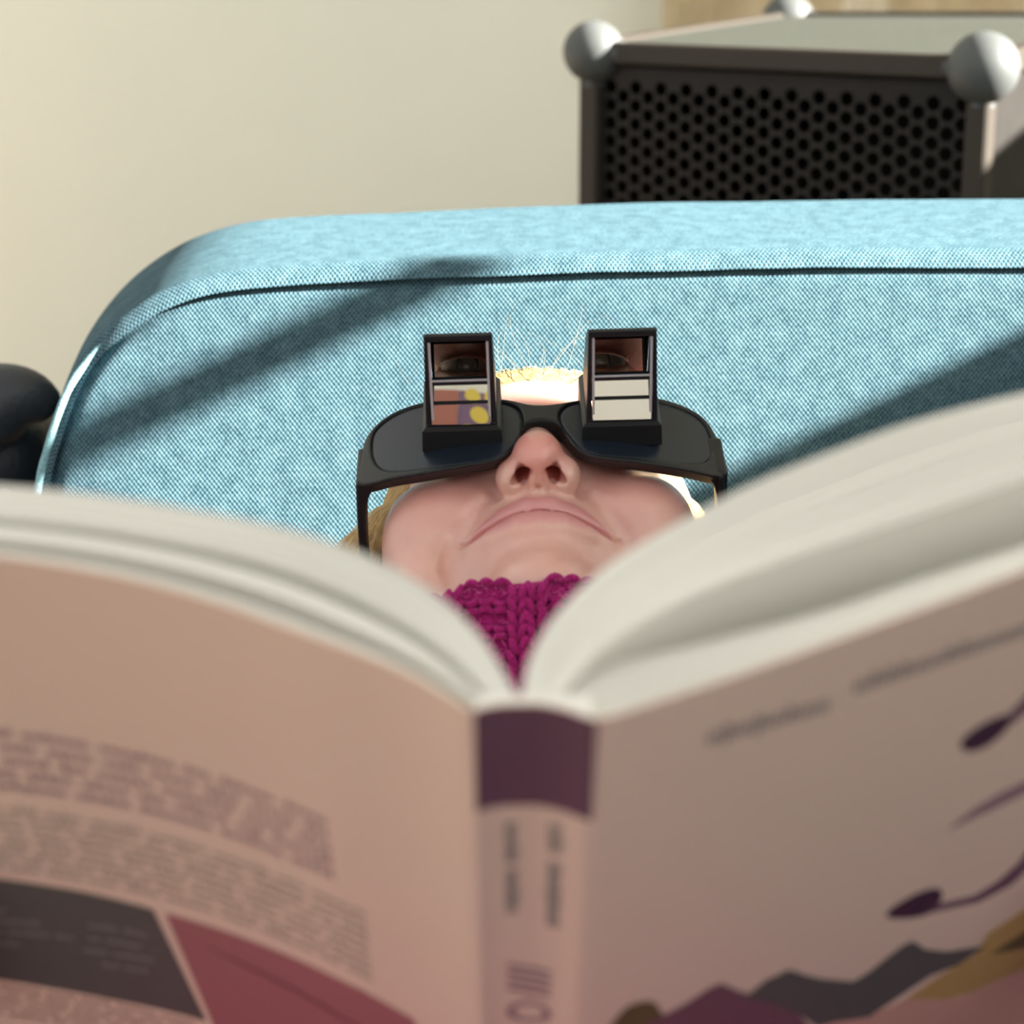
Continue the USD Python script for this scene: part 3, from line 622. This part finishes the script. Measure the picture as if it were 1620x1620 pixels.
for i in range(-13, 14):
    a0 = off + i * WALE; kind = (i % 5)                       # two knit wales, then three purl ones
    for j in range(17):
        h0 = j * ROW + rs.normal(0, .25)
        jit = lambda: rs.normal(0, .22)
        if kind in (0, 1):
            for s in (-1, 1):
                t = np.linspace(0, 1, 7); a = a0 + s * (WALE * .44 * (1 - t) ** .8 + .25) + jit(); h = h0 + t * ROW * 1.45 + jit(); n = .4 + 1.5 * np.sin(np.pi * np.clip(t * 1.05, 0, 1))
                yarn.append(tube(W(col_pt(a, h - 1.0, n)), np.array([1.0, 1.5, 1.75, 1.8, 1.7, 1.4, .9]) / 1000, 7))
        else:
            t = np.linspace(0, 1, 7); a = a0 + (t - .5) * WALE * 1.05; h = h0 + 1.7 * np.sin(np.pi * t) * (1 if j % 2 else -1) + jit(); n = -1.9 + 1.3 * np.sin(np.pi * t)
            yarn.append(tube(W(col_pt(a, h, n)), np.array([1.0, 1.4, 1.6, 1.7, 1.6, 1.4, 1.0]) / 1000, 7))
tag(stage.GetPrimAtPath(obj('knit_stitch', cat(yarn), WOOL, sweater, smooth=True, label='ribbed knit stitches of the collar')), kind='stuff')
lines, wid = [], []
for k in range(1500):
    a, h = rs.uniform(-75, 75), rs.uniform(-1, 80); p0 = col_pt(a, h, .4); ln = rs.uniform(2, 5.5)
    d = np.array([rs.normal(0, 1), rs.normal(-.3, .8), rs.normal(.4, .8)]); d /= np.linalg.norm(d); t = np.linspace(0, 1, 6)[:, None]
    lines.append(W(p0 + d * ln * t + rs.normal(0, 1.2, 3) * t * (1 - t) * 2)); wid.append(np.linspace(.00017, .00006, 6))
curves('wool_fuzz', lines, wid, FUZZ, sweater)
def legf(p):
    q = sym(p); d = chain(q, [(.085, .33, .385), (.10, -.10, .385), (.10, -.55, .365)], [.092, .066, .046]); return smin(d, cap(q, (0, .34, .385), (.085, .33, .385), .09, .09), .03)
tr = nets(legf, (-.24, -.66, .27), (.24, .46, .50), .008, 1); obj('trousers', tr, TROUSER, person, smooth=True)
for s in (-1, 1):
    ft = nets(lambda p: smin(cap(p, (s * .10, -.55, .36), (s * .10, -.625, .345), .045, .04), cap(p, (s * .10, -.625, .345), (s * .12, -.665, .47), .036, .026), .03), (s * .1 - .07, -.73, .28), (s * .1 + .09, -.48, .52), .006, 1)
    obj('sock', ft, SOCK, person, smooth=True)


# ------------------------------------------------------------------ prism glasses (head frame, mm; the front is wrapped round the face)
glasses = thing('prism_glasses', W((0, 40, 0)), 'black prism glasses with two upright mirror windows worn by the reclining person', 'glasses')
def wrap(X): return 13.0 * (np.abs(X) / 76.0) ** 2.3
def smoothpoly(pts, n=260, s=1.5):
    p = np.array(list(pts) + [pts[0]], float); t, _ = splprep(p.T, s=s, per=True, k=3); return Polygon(np.array(splev(np.linspace(0, 1, n), t)).T[:-1]).buffer(0)
UPPER = [(-78.6, 31), (-77.2, 40), (-75.4, 47.5), (-69, 54.8), (-60.2, 58.9), (-47.6, 59.3), (-33.1, 56.6), (-18.8, 54.1), (-8, 49.5), (-3.3, 47.2), (2.3, 46.4), (8, 46.8), (16.5, 49), (29.6, 54.4), (41.3, 57.2), (58.7, 59.0), (68.7, 57.2), (75.6, 53.2), (80.0, 43.4), (82, 33)]
LOWER = [(83.5, 20), (82.5, 9), (79, 4.5), (70, 3.2), (56, 2.0), (41, 1.8), (27, 2.4), (19.5, 5.5), (14.8, 13), (12, 22), (8.2, 30.5), (2.3, 33.6), (-3, 31), (-6.8, 25), (-9.6, 15), (-13, 6.5), (-18, 2.2), (-27.5, .3), (-41, -.4), (-55, .6), (-66, 2.5), (-74, 3.5), (-78.5, 7.5), (-79.4, 18)]
OUT = smoothpoly(UPPER + LOWER)
INL = smoothpoly([(-73.6, 37.4), (-72.6, 47.5), (-67.4, 52.8), (-59.4, 56.4), (-47.5, 57.0), (-33.1, 53.6), (-17.4, 50.6), (-8.6, 45.6), (-6.2, 38.1), (-8.6, 18.4), (-11.6, 10.3), (-16.8, 5.6), (-27.5, 3.4), (-41.2, 3.4), (-55.1, 5.2), (-65.8, 9.6), (-71.6, 19.8)])
INR = smoothpoly([(11.0, 40.1), (13.9, 45.6), (22.3, 49.6), (41.0, 53.6), (58.5, 55.8), (68.0, 53.8), (74.6, 49.0), (78.0, 37.2), (77.2, 24.0), (74.0, 14.6), (67.2, 9.2), (54.6, 6.4), (40.8, 5.8), (27.1, 5.7), (19.5, 9.2), (14.6, 19.4)])
GX, GY = np.arange(-92, 94, .5), np.arange(-12, 72, .5)
def sd2(poly):
    xx, yy = np.meshgrid(GX, GY, indexing='ij'); pt = shapely.points(xx.ravel(), yy.ravel())
    d = shapely.distance(pt, poly.exterior); d = np.where(shapely.contains_xy(poly, xx.ravel(), yy.ravel()), -d, d).reshape(xx.shape).astype(np.float32)
    return lambda x, y: ndimage.map_coordinates(d, [(x - GX[0]) / .5, (y - GY[0]) / .5], order=1, mode='nearest')
SO, SL, SR = sd2(OUT), sd2(INL), sd2(INR)
def rnd(a, b, r):                                                        # rounded intersection
    u = np.maximum(np.stack([a + r, b + r]), 0); return np.minimum(np.maximum(a + r, b + r), 0) + np.sqrt((u * u).sum(0)) - r
HC = (-32.6, 37.2)                                                       # centres of the two prism housings
def hole(p):
    d = None
    for c in HC:
        e = np.maximum(np.abs(p[:, 0] - c) - 12.5, np.abs(p[:, 1] - 40) - 14.5); d = e if d is None else np.minimum(d, e)
    return d
def framef(p):
    z = p[:, 2] + wrap(p[:, 0]).astype(np.float32); sh = .85 * (14 - z) * np.clip((34 - p[:, 1]) / 12, 0, 1) * (np.abs(p[:, 0]) < 79)
    y = p[:, 1] - sh; d2 = SO(p[:, 0], y); d = rnd(d2, np.abs(z - 8.6) - 5.4, 1.6)
    ins = np.minimum(SL(p[:, 0], p[:, 1]), SR(p[:, 0], p[:, 1]))
    d = smax(d, -np.maximum(ins, 12.4 - z), .8)
    d = np.maximum(d, -np.maximum(np.maximum(d2 + 3.4, ins + 1.5), z - 10.4))
    return np.maximum(d, -hole(p))
fr = nets(framef, (-84, -6, -16), (88, 64, 18), .75)
obj('frame', tm(W(fr.vertices), fr.faces), BLACK, glasses, smooth=True)
for SI, nm in ((SL, 'lens_panel'), (SR, 'lens_panel')):
    def lf(p):
        z = p[:, 2] + wrap(p[:, 0]).astype(np.float32); return np.maximum(rnd(SI(p[:, 0], p[:, 1]) + .55, np.abs(z - 12.2) - 1.0, .5), -hole(p))
    lm = nets(lf, (-84, -4, -6), (88, 62, 18), .8); obj(nm, tm(W(lm.vertices), lm.faces), LENSP, glasses, smooth=True)
for s in (-1, 1):
    x0 = -79.0 if s < 0 else 82.0
    def tf(p):
        z = p[:, 2]; t = np.clip((-z - 4) / 95, 0, 1); cx = x0 - s * 1.0 + s * 1.5 * np.sin(t * 3)
        yc = 22 - 2 * np.clip(t * 2.5, 0, 1) + 4 * t; hy = 14.5 - 7.5 * np.clip(t * 2.5, 0, 1)
        thx = 1.9 + 2.6 * np.exp(-np.maximum(-z - 2, 0) / 7.0)
        d = rnd(np.abs(p[:, 0] - cx + s * np.maximum(thx - 1.9, 0)) - thx, np.abs(p[:, 1] - yc) - hy, 1.2); d = smax(d, np.abs(z + 49) - 49, 2)
        return np.maximum(d, -(ell(p, (x0 - s * 12 - s * 0, 8, -16), (8.5, 30, 12))) - 0)
    tmx = nets(tf, (x0 - 14, 2, -102), (x0 + 14, 46, 4), .85); obj('temple', tm(W(tmx.vertices), tmx.faces), BLACK, glasses, smooth=True)
def hexa(pts): return trimesh.convex.convex_hull(np.array(pts, float))
def hbox(lo, hi, b=.35): return box(lo, hi, b)
TGT = [np.array([-.050, .500, .655]), np.array([.062, .515, .66])]
for c, tgt in zip(HC, TGT):
    wv = lambda m: tm(W(m.vertices + np.array([c, 0, 0])), m.faces)
    hs = []
    for s in (-1, 1):
        pr = [(19, 18), (19, 66), (21.5, 66), (39, 53.5), (59, 18)]
        hs.append(hexa([(s * (12.9 + (66 - z) * .014), y, z) for y, z in pr] + [(s * (14.5 + (66 - z) * .02), y + .3 * (y < 20), z) for y, z in pr]))
    hs += [hbox((-14.4, 19, 63.2), (14.4, 21.5, 66.2)), hexa([(s * 13.6, y, z + k) for s in (-1, 1) for y, z in ((21, 65.4), (38.6, 52.8)) for k in (0, -1.2)]), hbox((-15.2, 19, 19.0), (15.2, 21, 22.3)),
           hexa([(s * 12.9, 32.2 + (62.5 - z) * .491 + k, z) for s in (-1, 1) for z in (52, 18) for k in (1.2, 2.4)])]
    pb = [(s * (x), y, z) for s in (-1, 1) for (x, y, z) in ((17.6, 17.6, 9), (17.6, 60, 9), (15.6, 18.6, 21.0), (15.6, 59, 21.0), (17.2, 17.8, 19), (17.2, 60, 19))]
    out_ = m3.Manifold.hull_points(np.array(pb)); inn = m3.Manifold.cube((25, 30, 40), True).translate((0, 40.5, 15)); bs = (out_ - inn).to_mesh()
    hb = obj('prism_housing', cat([wv(x) for x in hs]), BLACK, glasses, smooth=20)
    obj('base', wv(tm(bs.vert_properties[:, :3], bs.tri_verts)), BLACK, hb, smooth=20)
    obj('mirror', wv(hexa([(s * 12.8, 32.0 + (62.5 - z) * .491 + k, z) for s in (-1, 1) for z in (51.5, 20) for k in (0, .5)])), MIRROR, hb, smooth=False)
    obj('ledge', wv(hbox((-12.9, 19.6, 41.2), (12.9, 24.5, 42.9), .2)), BLACK, hb); obj('ledge', wv(hbox((-12.9, 19.3, 43.2), (12.9, 20.2, 43.9), .1)), EDGE, hb, label='thin light edge strip')
    for s in (-1, 1): obj('window_edge', wv(hbox((s * 12.4 - .55, 19.2, 22.3), (s * 12.4 + .55, 20.0, 62.6), .1)), EDGE, hb, label='light grey edge strip')
    obj('ledge', wv(hbox((-12.6, 19.6, 31.5), (12.6, 22, 31.9), .1)), BLACK, hb)
    P = W((c, 22.5, 31.5)); i_ = P - CAM; i_ /= np.linalg.norm(i_); o_ = tgt - P; o_ /= np.linalg.norm(o_); nv = o_ - i_; nv /= np.linalg.norm(nv)
    ax = np.cross(HF[2], nv); ax /= np.linalg.norm(ax); ax = ax if ax @ HF[0] > 0 else -ax; up = np.cross(nv, ax); up = up if up[2] > 0 else -up
    obj('lower_mirror', xf(box((-.0126, -.0102, -.0006), (.0126, .0104, 0)), np.stack([ax, up, nv], 1), P), MIRROR, hb, smooth=False)

# ------------------------------------------------------------------ the open book, spine towards the camera, resting on the lap
BH = 278.0
book = thing('open_book', Bk(0, 0, -BH), 'open paperback book with cream printed cover and purple spine block, held up in front', 'book')
SPC = [(-13.8, .3), (-12.6, .9), (-6, 2.3), (0, 2.4), (6, 1.2), (12.4, -1.5), (13.8, -2.0)]
class Curve:
    def __init__(self, pts, ext_=0.0):
        c = np.array(pts, float); t = np.r_[0, np.cumsum(np.hypot(*np.diff(c, axis=0).T))]; q = np.linspace(0, t[-1], 400)
        self.p = np.stack([PchipInterpolator(t, c[:, 0])(q), PchipInterpolator(t, c[:, 1])(q)], 1)
        self.p = ndimage.gaussian_filter1d(self.p, 5, axis=0, mode='nearest')
        self.s = np.r_[0, np.cumsum(np.hypot(*np.diff(self.p, axis=0).T))]; d = np.gradient(self.p, axis=0); d /= np.hypot(*d.T)[:, None]
        n = np.stack([d[:, 1], -d[:, 0]], 1); n *= -np.sign(n[200, 1]); self.n = n      # outward = away from the reader
    def at(self, s, off=0.0):
        s = np.asarray(s, float); f = lambda a: np.stack([np.interp(s, self.s, a[:, 0]), np.interp(s, self.s, a[:, 1])], -1)
        return f(self.p) + np.asarray(off)[..., None] * f(self.n)
CL, CR, CS = Curve(LC), Curve(RC), Curve(SPC)
CWID = 172.0
line = np.vstack([CL.at(np.linspace(CWID, 1.2, 90)), CS.at(np.linspace(.6, CS.s[-1] - .6, 24)), CR.at(np.linspace(1.2, CWID, 90))])
nn_ = np.gradient(line, axis=0); nn_ /= np.hypot(*nn_.T)[:, None]; nrm_ = np.stack([nn_[:, 1], -nn_[:, 0]], 1); nrm_ *= -np.sign(nrm_[100, 1])
def slab(a, b, w0, w1, nw=14):
    """Closed sheet between the 2-D lines a and b (book u, v) from w0 to w1."""
    ws = np.linspace(w0, w1, nw); ring = np.vstack([a, b[::-1]])
    P = Bk(np.repeat(ring[:, :1], nw, 1), np.repeat(ring[:, 1:], nw, 1), np.broadcast_to(ws, (len(ring), nw))); g = grid(P, close_u=True)
    n = len(a); caps = []
    for k in (0, nw - 1):
        i = np.arange(n - 1); j = 2 * n - 1 - i; q = np.stack([i, i + 1, j - 1, j], 1) * nw + k; t = np.vstack([q[:, [0, 1, 2]], q[:, [0, 2, 3]]]); caps.append(t if k else t[:, ::-1])
    return tm(g.vertices, np.vstack([g.faces, *caps]))
obj('binding', slab(CS.at(np.linspace(.8, CS.s[-1] - .8, 24), -.6), np.stack([np.linspace(-12.6, 12.6, 24), np.full(24, 5.5)], 1), -BH + 2, -1.0), PAGE, book, smooth=35)
obj('cover', slab(line, line - nrm_ * .55, -BH, 0), COVER, book, smooth=35)
# pages: sheets fanned between the cover and the reading page, in sheaves with gaps
TOPL = Curve([(-3, 4.6), (-4.2, 7), (-5.5, 9.8), (-10.5, 20.3), (-17.8, 30.2), (-28.2, 39.4), (-41.8, 47.8), (-58.6, 54.6), (-81.5, 60.4), (-104.7, 65.0), (-127.8, 67.8), (-152, 69.5), (-172, 70)])
TOPR = Curve([(-2.4, 4.6), (-2.2, 7), (-1.8, 11.6), (2.3, 23.9), (8.2, 32.9), (17.2, 43.1), (32.4, 54.6), (51.3, 67.4), (70.5, 77.6), (94.9, 89.0), (122.9, 98.3), (150, 105.5), (172, 110)])
MIDR = Curve([(6, 4.8), (11, 10), (19.2, 15.0), (36.5, 20.3), (66.0, 29.6), (89.0, 38.8), (115.5, 48.8), (150, 62), (176, 72)])
MIDR2 = Curve([(5.0, 4.8), (8.5, 10), (14, 17.5), (24, 26), (40, 36), (62, 46), (90, 57.5), (117.6, 69), (150, 82), (172, 90)])
PW = 168.0
def page_lines(A, B, ts, th=.30, n=64):
    q = np.linspace(0, 1, n) ** 1.25; a, b = A[0].at(q * A[1], A[2]), B[0].at(q * B[1], B[2]); out = []
    for t in ts:
        l = a * (1 - t) + b * t; out.append(l)
    return out
def sheaf(A, B, n, seed, name='page_sheaf'):
    r = np.random.default_rng(seed); L_ = page_lines(A, B, np.linspace(0, 1, n)); ms = []
    for l in L_:
        d = np.gradient(l, axis=0); d /= np.hypot(*d.T)[:, None] + 1e-9; nr = np.stack([-d[:, 1], d[:, 0]], 1)
        m_ = len(l) - int(r.integers(0, 2)); ms.append(slab(l[:m_], l[:m_] + nr[:m_] * .34, -BH + 4 + r.uniform(-.4, .4), -2.2 - r.uniform(0, 1.1), 5))
    tag(stage.GetPrimAtPath(obj(name, cat(ms), PAGE, book, smooth=35)), kind='stuff'); return L_
def mixc(a, b, t): return Curve(a.at(np.linspace(0, PW, 60)) * (1 - t) + b.at(np.linspace(0, PW, 60)) * t)
inL, inR = (CL, PW, -1.0), (CR, PW, -1.0)
cvL = Curve(CL.at(np.linspace(0, PW, 60), -1.0)); tl = (TOPL, PW, 0.0)
sub = lambda t: (mixc(cvL, TOPL, t), PW, 0.0)
for k, (t0, t1, n) in enumerate([(0.0, .14, 9), (.30, .47, 12), (.61, 1.0, 26)]): LL = sheaf(sub(t0), sub(t1), n, k)
sheaf(inR, (MIDR, PW, 0.0), 22, 11)
m2, tr_ = MIDR2, TOPR; subr = lambda t: (mixc(m2, tr_, t), PW, 0.0)
for k, (t0, t1, n) in enumerate([(0.0, .40, 22), (.44, .72, 16), (.76, 1.0, 14)]): RR = sheaf(subr(t0), subr(t1), n, 20 + k)
# print: flat ink shapes laid on the covers and pages
def ink(curve, poly, mat, name, off=.12, th=.1, size=9.0, label=None, as_mesh=False):
    m = ext(poly, th); v, f = trimesh.remesh.subdivide_to_size(m.vertices, m.faces, size, max_iter=12)
    q = curve.at(v[:, 0], off + v[:, 2]); o = tm(Bk(q[:, 0], q[:, 1], v[:, 1]), f)
    if as_mesh: return o
    return obj(name, o, mat, book, smooth=False, label=label)
def strokes(curve, rows, mat, name, seed, vertical=False, label=None, words=(3, 9), off=.12):
    """Rows of letter-like strokes, too soft in the photograph to be read: (s0, w0, s1, w1, height)."""
    r = np.random.default_rng(seed); bars = []
    for s0, w0, s1, w1, h in rows:
        lnn = math.hypot(s1 - s0, w1 - w0); x = 0.0; left = int(r.integers(*words)); adv = h * .62
        while x < lnn - adv * .5:
            if left == 0: x += adv * .9; left = int(r.integers(*words)); continue
            a = x / lnn; cs, cw = s0 + (s1 - s0) * a, w0 + (w1 - w0) * a; up, dn = h * (1.0 if r.random() < .3 else .68), -h * (.28 if r.random() < .12 else 0)
            for o_, wd in ((0, .16), (.30, .15)):
                bars.append(sbox(cs + o_ * h, cw + dn * (o_ == 0), cs + o_ * h + wd * h, cw + up * (1 if o_ == 0 else .68)) if not vertical else sbox(cs + dn * (o_ == 0), cw - o_ * h - wd * h, cs + up * (1 if o_ == 0 else .68), cw - o_ * h))
            bars.append(sbox(cs, cw + h * .56, cs + .45 * h, cw + h * .68) if not vertical else sbox(cs + h * .56, cw - .45 * h, cs + h * .68, cw)); x += adv; left -= 1
    bb = np.array([b.bounds for b in bars]); n = len(bb); c8 = np.array([(a, b, z) for z in (0, 1) for a, b in ((0, 1), (2, 1), (2, 3), (0, 3))])
    sv, wv_ = bb[:, c8[:, 0]], bb[:, c8[:, 1]]; q = curve.at(sv.ravel(), (off + .1 * np.broadcast_to(c8[:, 2], sv.shape)).ravel())
    f8 = np.array([(0, 2, 1), (0, 3, 2), (4, 5, 6), (4, 6, 7)] + [t for i in range(4) for t in ((i, (i + 1) % 4, 4 + (i + 1) % 4), (i, 4 + (i + 1) % 4, 4 + i))])
    p = obj(name, tm(Bk(q[:, 0], q[:, 1], wv_.ravel()), (f8[None] + 8 * np.arange(n)[:, None, None]).reshape(-1, 3)), mat, book, smooth=False, label=label); tag(stage.GetPrimAtPath(p), kind='stuff')
P_ = Polygon
strokes(CL, [(43.5, -84.5 - 6.1 * k + (4 - k) * .5, 168, -74.5 - 6.6 * k, 4.2) for k in range(5)], INK['mauve'], 'printed_text', 1, label='mauve paragraph on the back cover')
strokes(CL, [(35, -124 - 5.2 * k, 168, -112 - 4.6 * k, 3.4) for k in range(8)], INK['sage'], 'printed_text', 2, label='grey green paragraph on the back cover')
ink(CL, P_([(171, -149), (148, -152.5), (124.7, -156), (103.8, -160.5), (95.6, -228), (126, -223.6), (171, -213)]), INK['slate'], 'printed_picture', label='dark grey picture block')
strokes(CL, [(150 - 9 * (k % 3), -172 - 7 * k, 168 - 5 * (k % 2), -171 - 7 * k, 3) for k in range(4)] + [(108 + 3 * (k % 2), -178 - 8 * k, 126 + 2 * (k % 3), -177 - 8 * k, 3) for k in range(4)], INK['faint'], 'printed_text', 3, label='faint lines in the dark picture', off=.25)
ink(CL, P_([(100.2, -161.3), (65.6, -165.6), (38.6, -169), (22, -174), (22, -262), (90, -262)]), INK['rose'], 'printed_picture', label='dark rose picture block')
for k in range(6): ink(CL, P_([(90 - k * 9, -176 - k * 3), (74 - k * 8, -184 - k * 3), (60 - k * 6, -186 - k * 3), (74 - k * 8, -181.5 - k * 3)]), INK['roseline'], 'printed_stroke', off=.26)
strokes(CL, [(100, -233 - 5 * k, 170, -219 - 5 * k, 2.6) for k in range(5)], INK['tanline'], 'printed_text', 4, label='brown text lines at the foot of the back cover')
strokes(CR, [(27.4, -24.2, 61.5, -28.6, 6.6), (65.8, -25.0, 166, -30.6, 6.6)], INK['grey'], 'printed_text', 5, label='grey title line on the front cover', words=(11, 16))
def sm(pts, n=80, s=0): 
    p = np.array(list(pts) + [pts[0]], float); t, _ = splprep(p.T, s=s, per=True, k=3); return Polygon(np.array(splev(np.linspace(0, 1, n), t)).T[:-1]).buffer(0)
ink(CR, sm([(103.4, -68.5), (109.4, -75.5), (116.4, -71.6), (117.5, -64), (109.8, -62.6)]), INK['dark'], 'printed_blot', label='dark purple blot')
ink(CR, P_([(115, -66), (121, -56.8), (134, -50), (150, -46), (150, -50), (136, -55.5), (124, -62.5), (117, -69)]).buffer(.6), INK['wine'], 'printed_stroke')
ink(CR, P_([(108.7, -113.2), (114.9, -107.8), (122.9, -104.2), (134, -102.0), (150, -100), (150, -105), (134, -108.5), (120.2, -111.4)]).buffer(.5), INK['mauve'], 'printed_stroke')
ink(CR, sm([(94.6, -150), (101.2, -158.0), (111.2, -160.9), (112, -149.2), (102.0, -145.6)]), INK['dark'], 'printed_blot', label='dark purple blot')
ink(CR, P_([(110.0, -157.2), (125.8, -161.6), (132.6, -158.0), (138, -151), (141, -141), (150, -128), (152, -136), (147, -150), (138.5, -163.5), (128, -167), (111, -161.5)]), INK['wine'], 'printed_stroke')
ink(CR, sm([(9, -151), (14, -144.5), (19, -146), (23.4, -155.3), (26, -170), (8, -170)]), INK['olive'], 'printed_hill', off=.10, label='dark olive hill')
ink(CR, P_([(16, -163), (23.0, -158.9), (31.5, -156.0), (38, -152.2), (41.7, -152.0), (47, -160), (53.0, -168), (67.7, -185), (76, -206), (76, -272), (14, -272)]), INK['plum'], 'printed_hill', off=.16, label='dark plum hill')
ink(CR, P_([(50.5, -167.5), (57, -161.5), (64.0, -160.7), (69, -167), (75.9, -175.2), (88.8, -187.0), (94, -185), (98.4, -181.0), (104, -176.4), (107.3, -175.8), (113, -185), (121.8, -193.0), (137, -199.6), (128, -206), (118.7, -206), (98.9, -218.1), (85.7, -210.5), (79.7, -209), (70, -192), (60, -178)]), INK['slate'], 'printed_hill', off=.24, label='slate grey ridge')
ink(CR, P_([(112, -216.5), (124.5, -208.0), (134, -203.7), (136.0, -191.5), (147.9, -183.5), (171, -170), (171, -226), (157.3, -227.3), (138.5, -231.0), (128.0, -228.6)]), INK['ochre'], 'printed_hill', off=.20, label='ochre slope')
ink(CR, P_([(140, -207), (151.4, -198.7), (171, -188), (171, -205), (154.1, -212.2)]), INK['olive'], 'printed_hill', off=.28, label='dark olive band')
ink(CR, P_([(78, -208), (86.3, -210), (99.1, -217), (115.2, -217.4), (128, -228), (133.9, -231.5), (157.7, -228.2), (171, -228), (171, -274), (78, -274)]), INK['salmon'], 'printed_hill', off=.13, label='salmon ground')
# spine
ink(CS, sbox(.4, -41.2, 29.2, -.15), INK['purple'], 'spine_block', off=.14, size=3.0, label='dark purple block')
strokes(CS, [(7.4, -49, 7.4, -67.5, 3.9), (7.6, -71, 7.6, -92, 3.9)], INK['grey'], 'spine_text', 6, True, words=(12, 13)); strokes(CS, [(18, -48.4, 18, -63, 4.3), (18, -66, 18, -98.6, 4.3)], INK['grey'], 'spine_text', 7, True, words=(12, 13))
for k in range(4): ink(CS, P_([(8, -119 - k * 4.3), (14, -121.4 - k * 4.3), (19.6, -122 - k * 4.3), (19.6, -124.2 - k * 4.3), (14, -123.6 - k * 4.3), (8, -121.2 - k * 4.3)]), INK['mauve'], 'spine_emblem', size=3.0)
ink(CS, Point(13.8, -147).buffer(6.2).difference(Point(13.8, -147).buffer(4.2)), INK['mauve'], 'spine_emblem', size=3.0)
# picture on the left-hand reading page (seen again in the mirror of the glasses)
PL = Curve(LL[-1]); PL.n *= -1
pm = dict(off=.55)
ink(PL, P_([(72, -130), (118, -130), (118, -68), (72, -60)]), INK['brick'], 'page_picture', label='brick red picture half', **pm); ink(PL, P_([(28, -130), (71.6, -130), (71.6, -60), (28, -54)]), INK['violet'], 'page_picture', label='violet picture half', **pm)
for (a, b, r_) in [(63, -62, 5.2), (50, -60, 5.5), (58, -75, 6.2), (44, -74, 5), (64, -90, 6), (50, -90, 5.5), (58, -106, 6), (43, -108, 5), (64, -120, 5)]:
    ink(PL, Point(a, b).buffer(r_), INK['yellow'], 'page_picture_dot', off=.72, label='yellow flower dot')
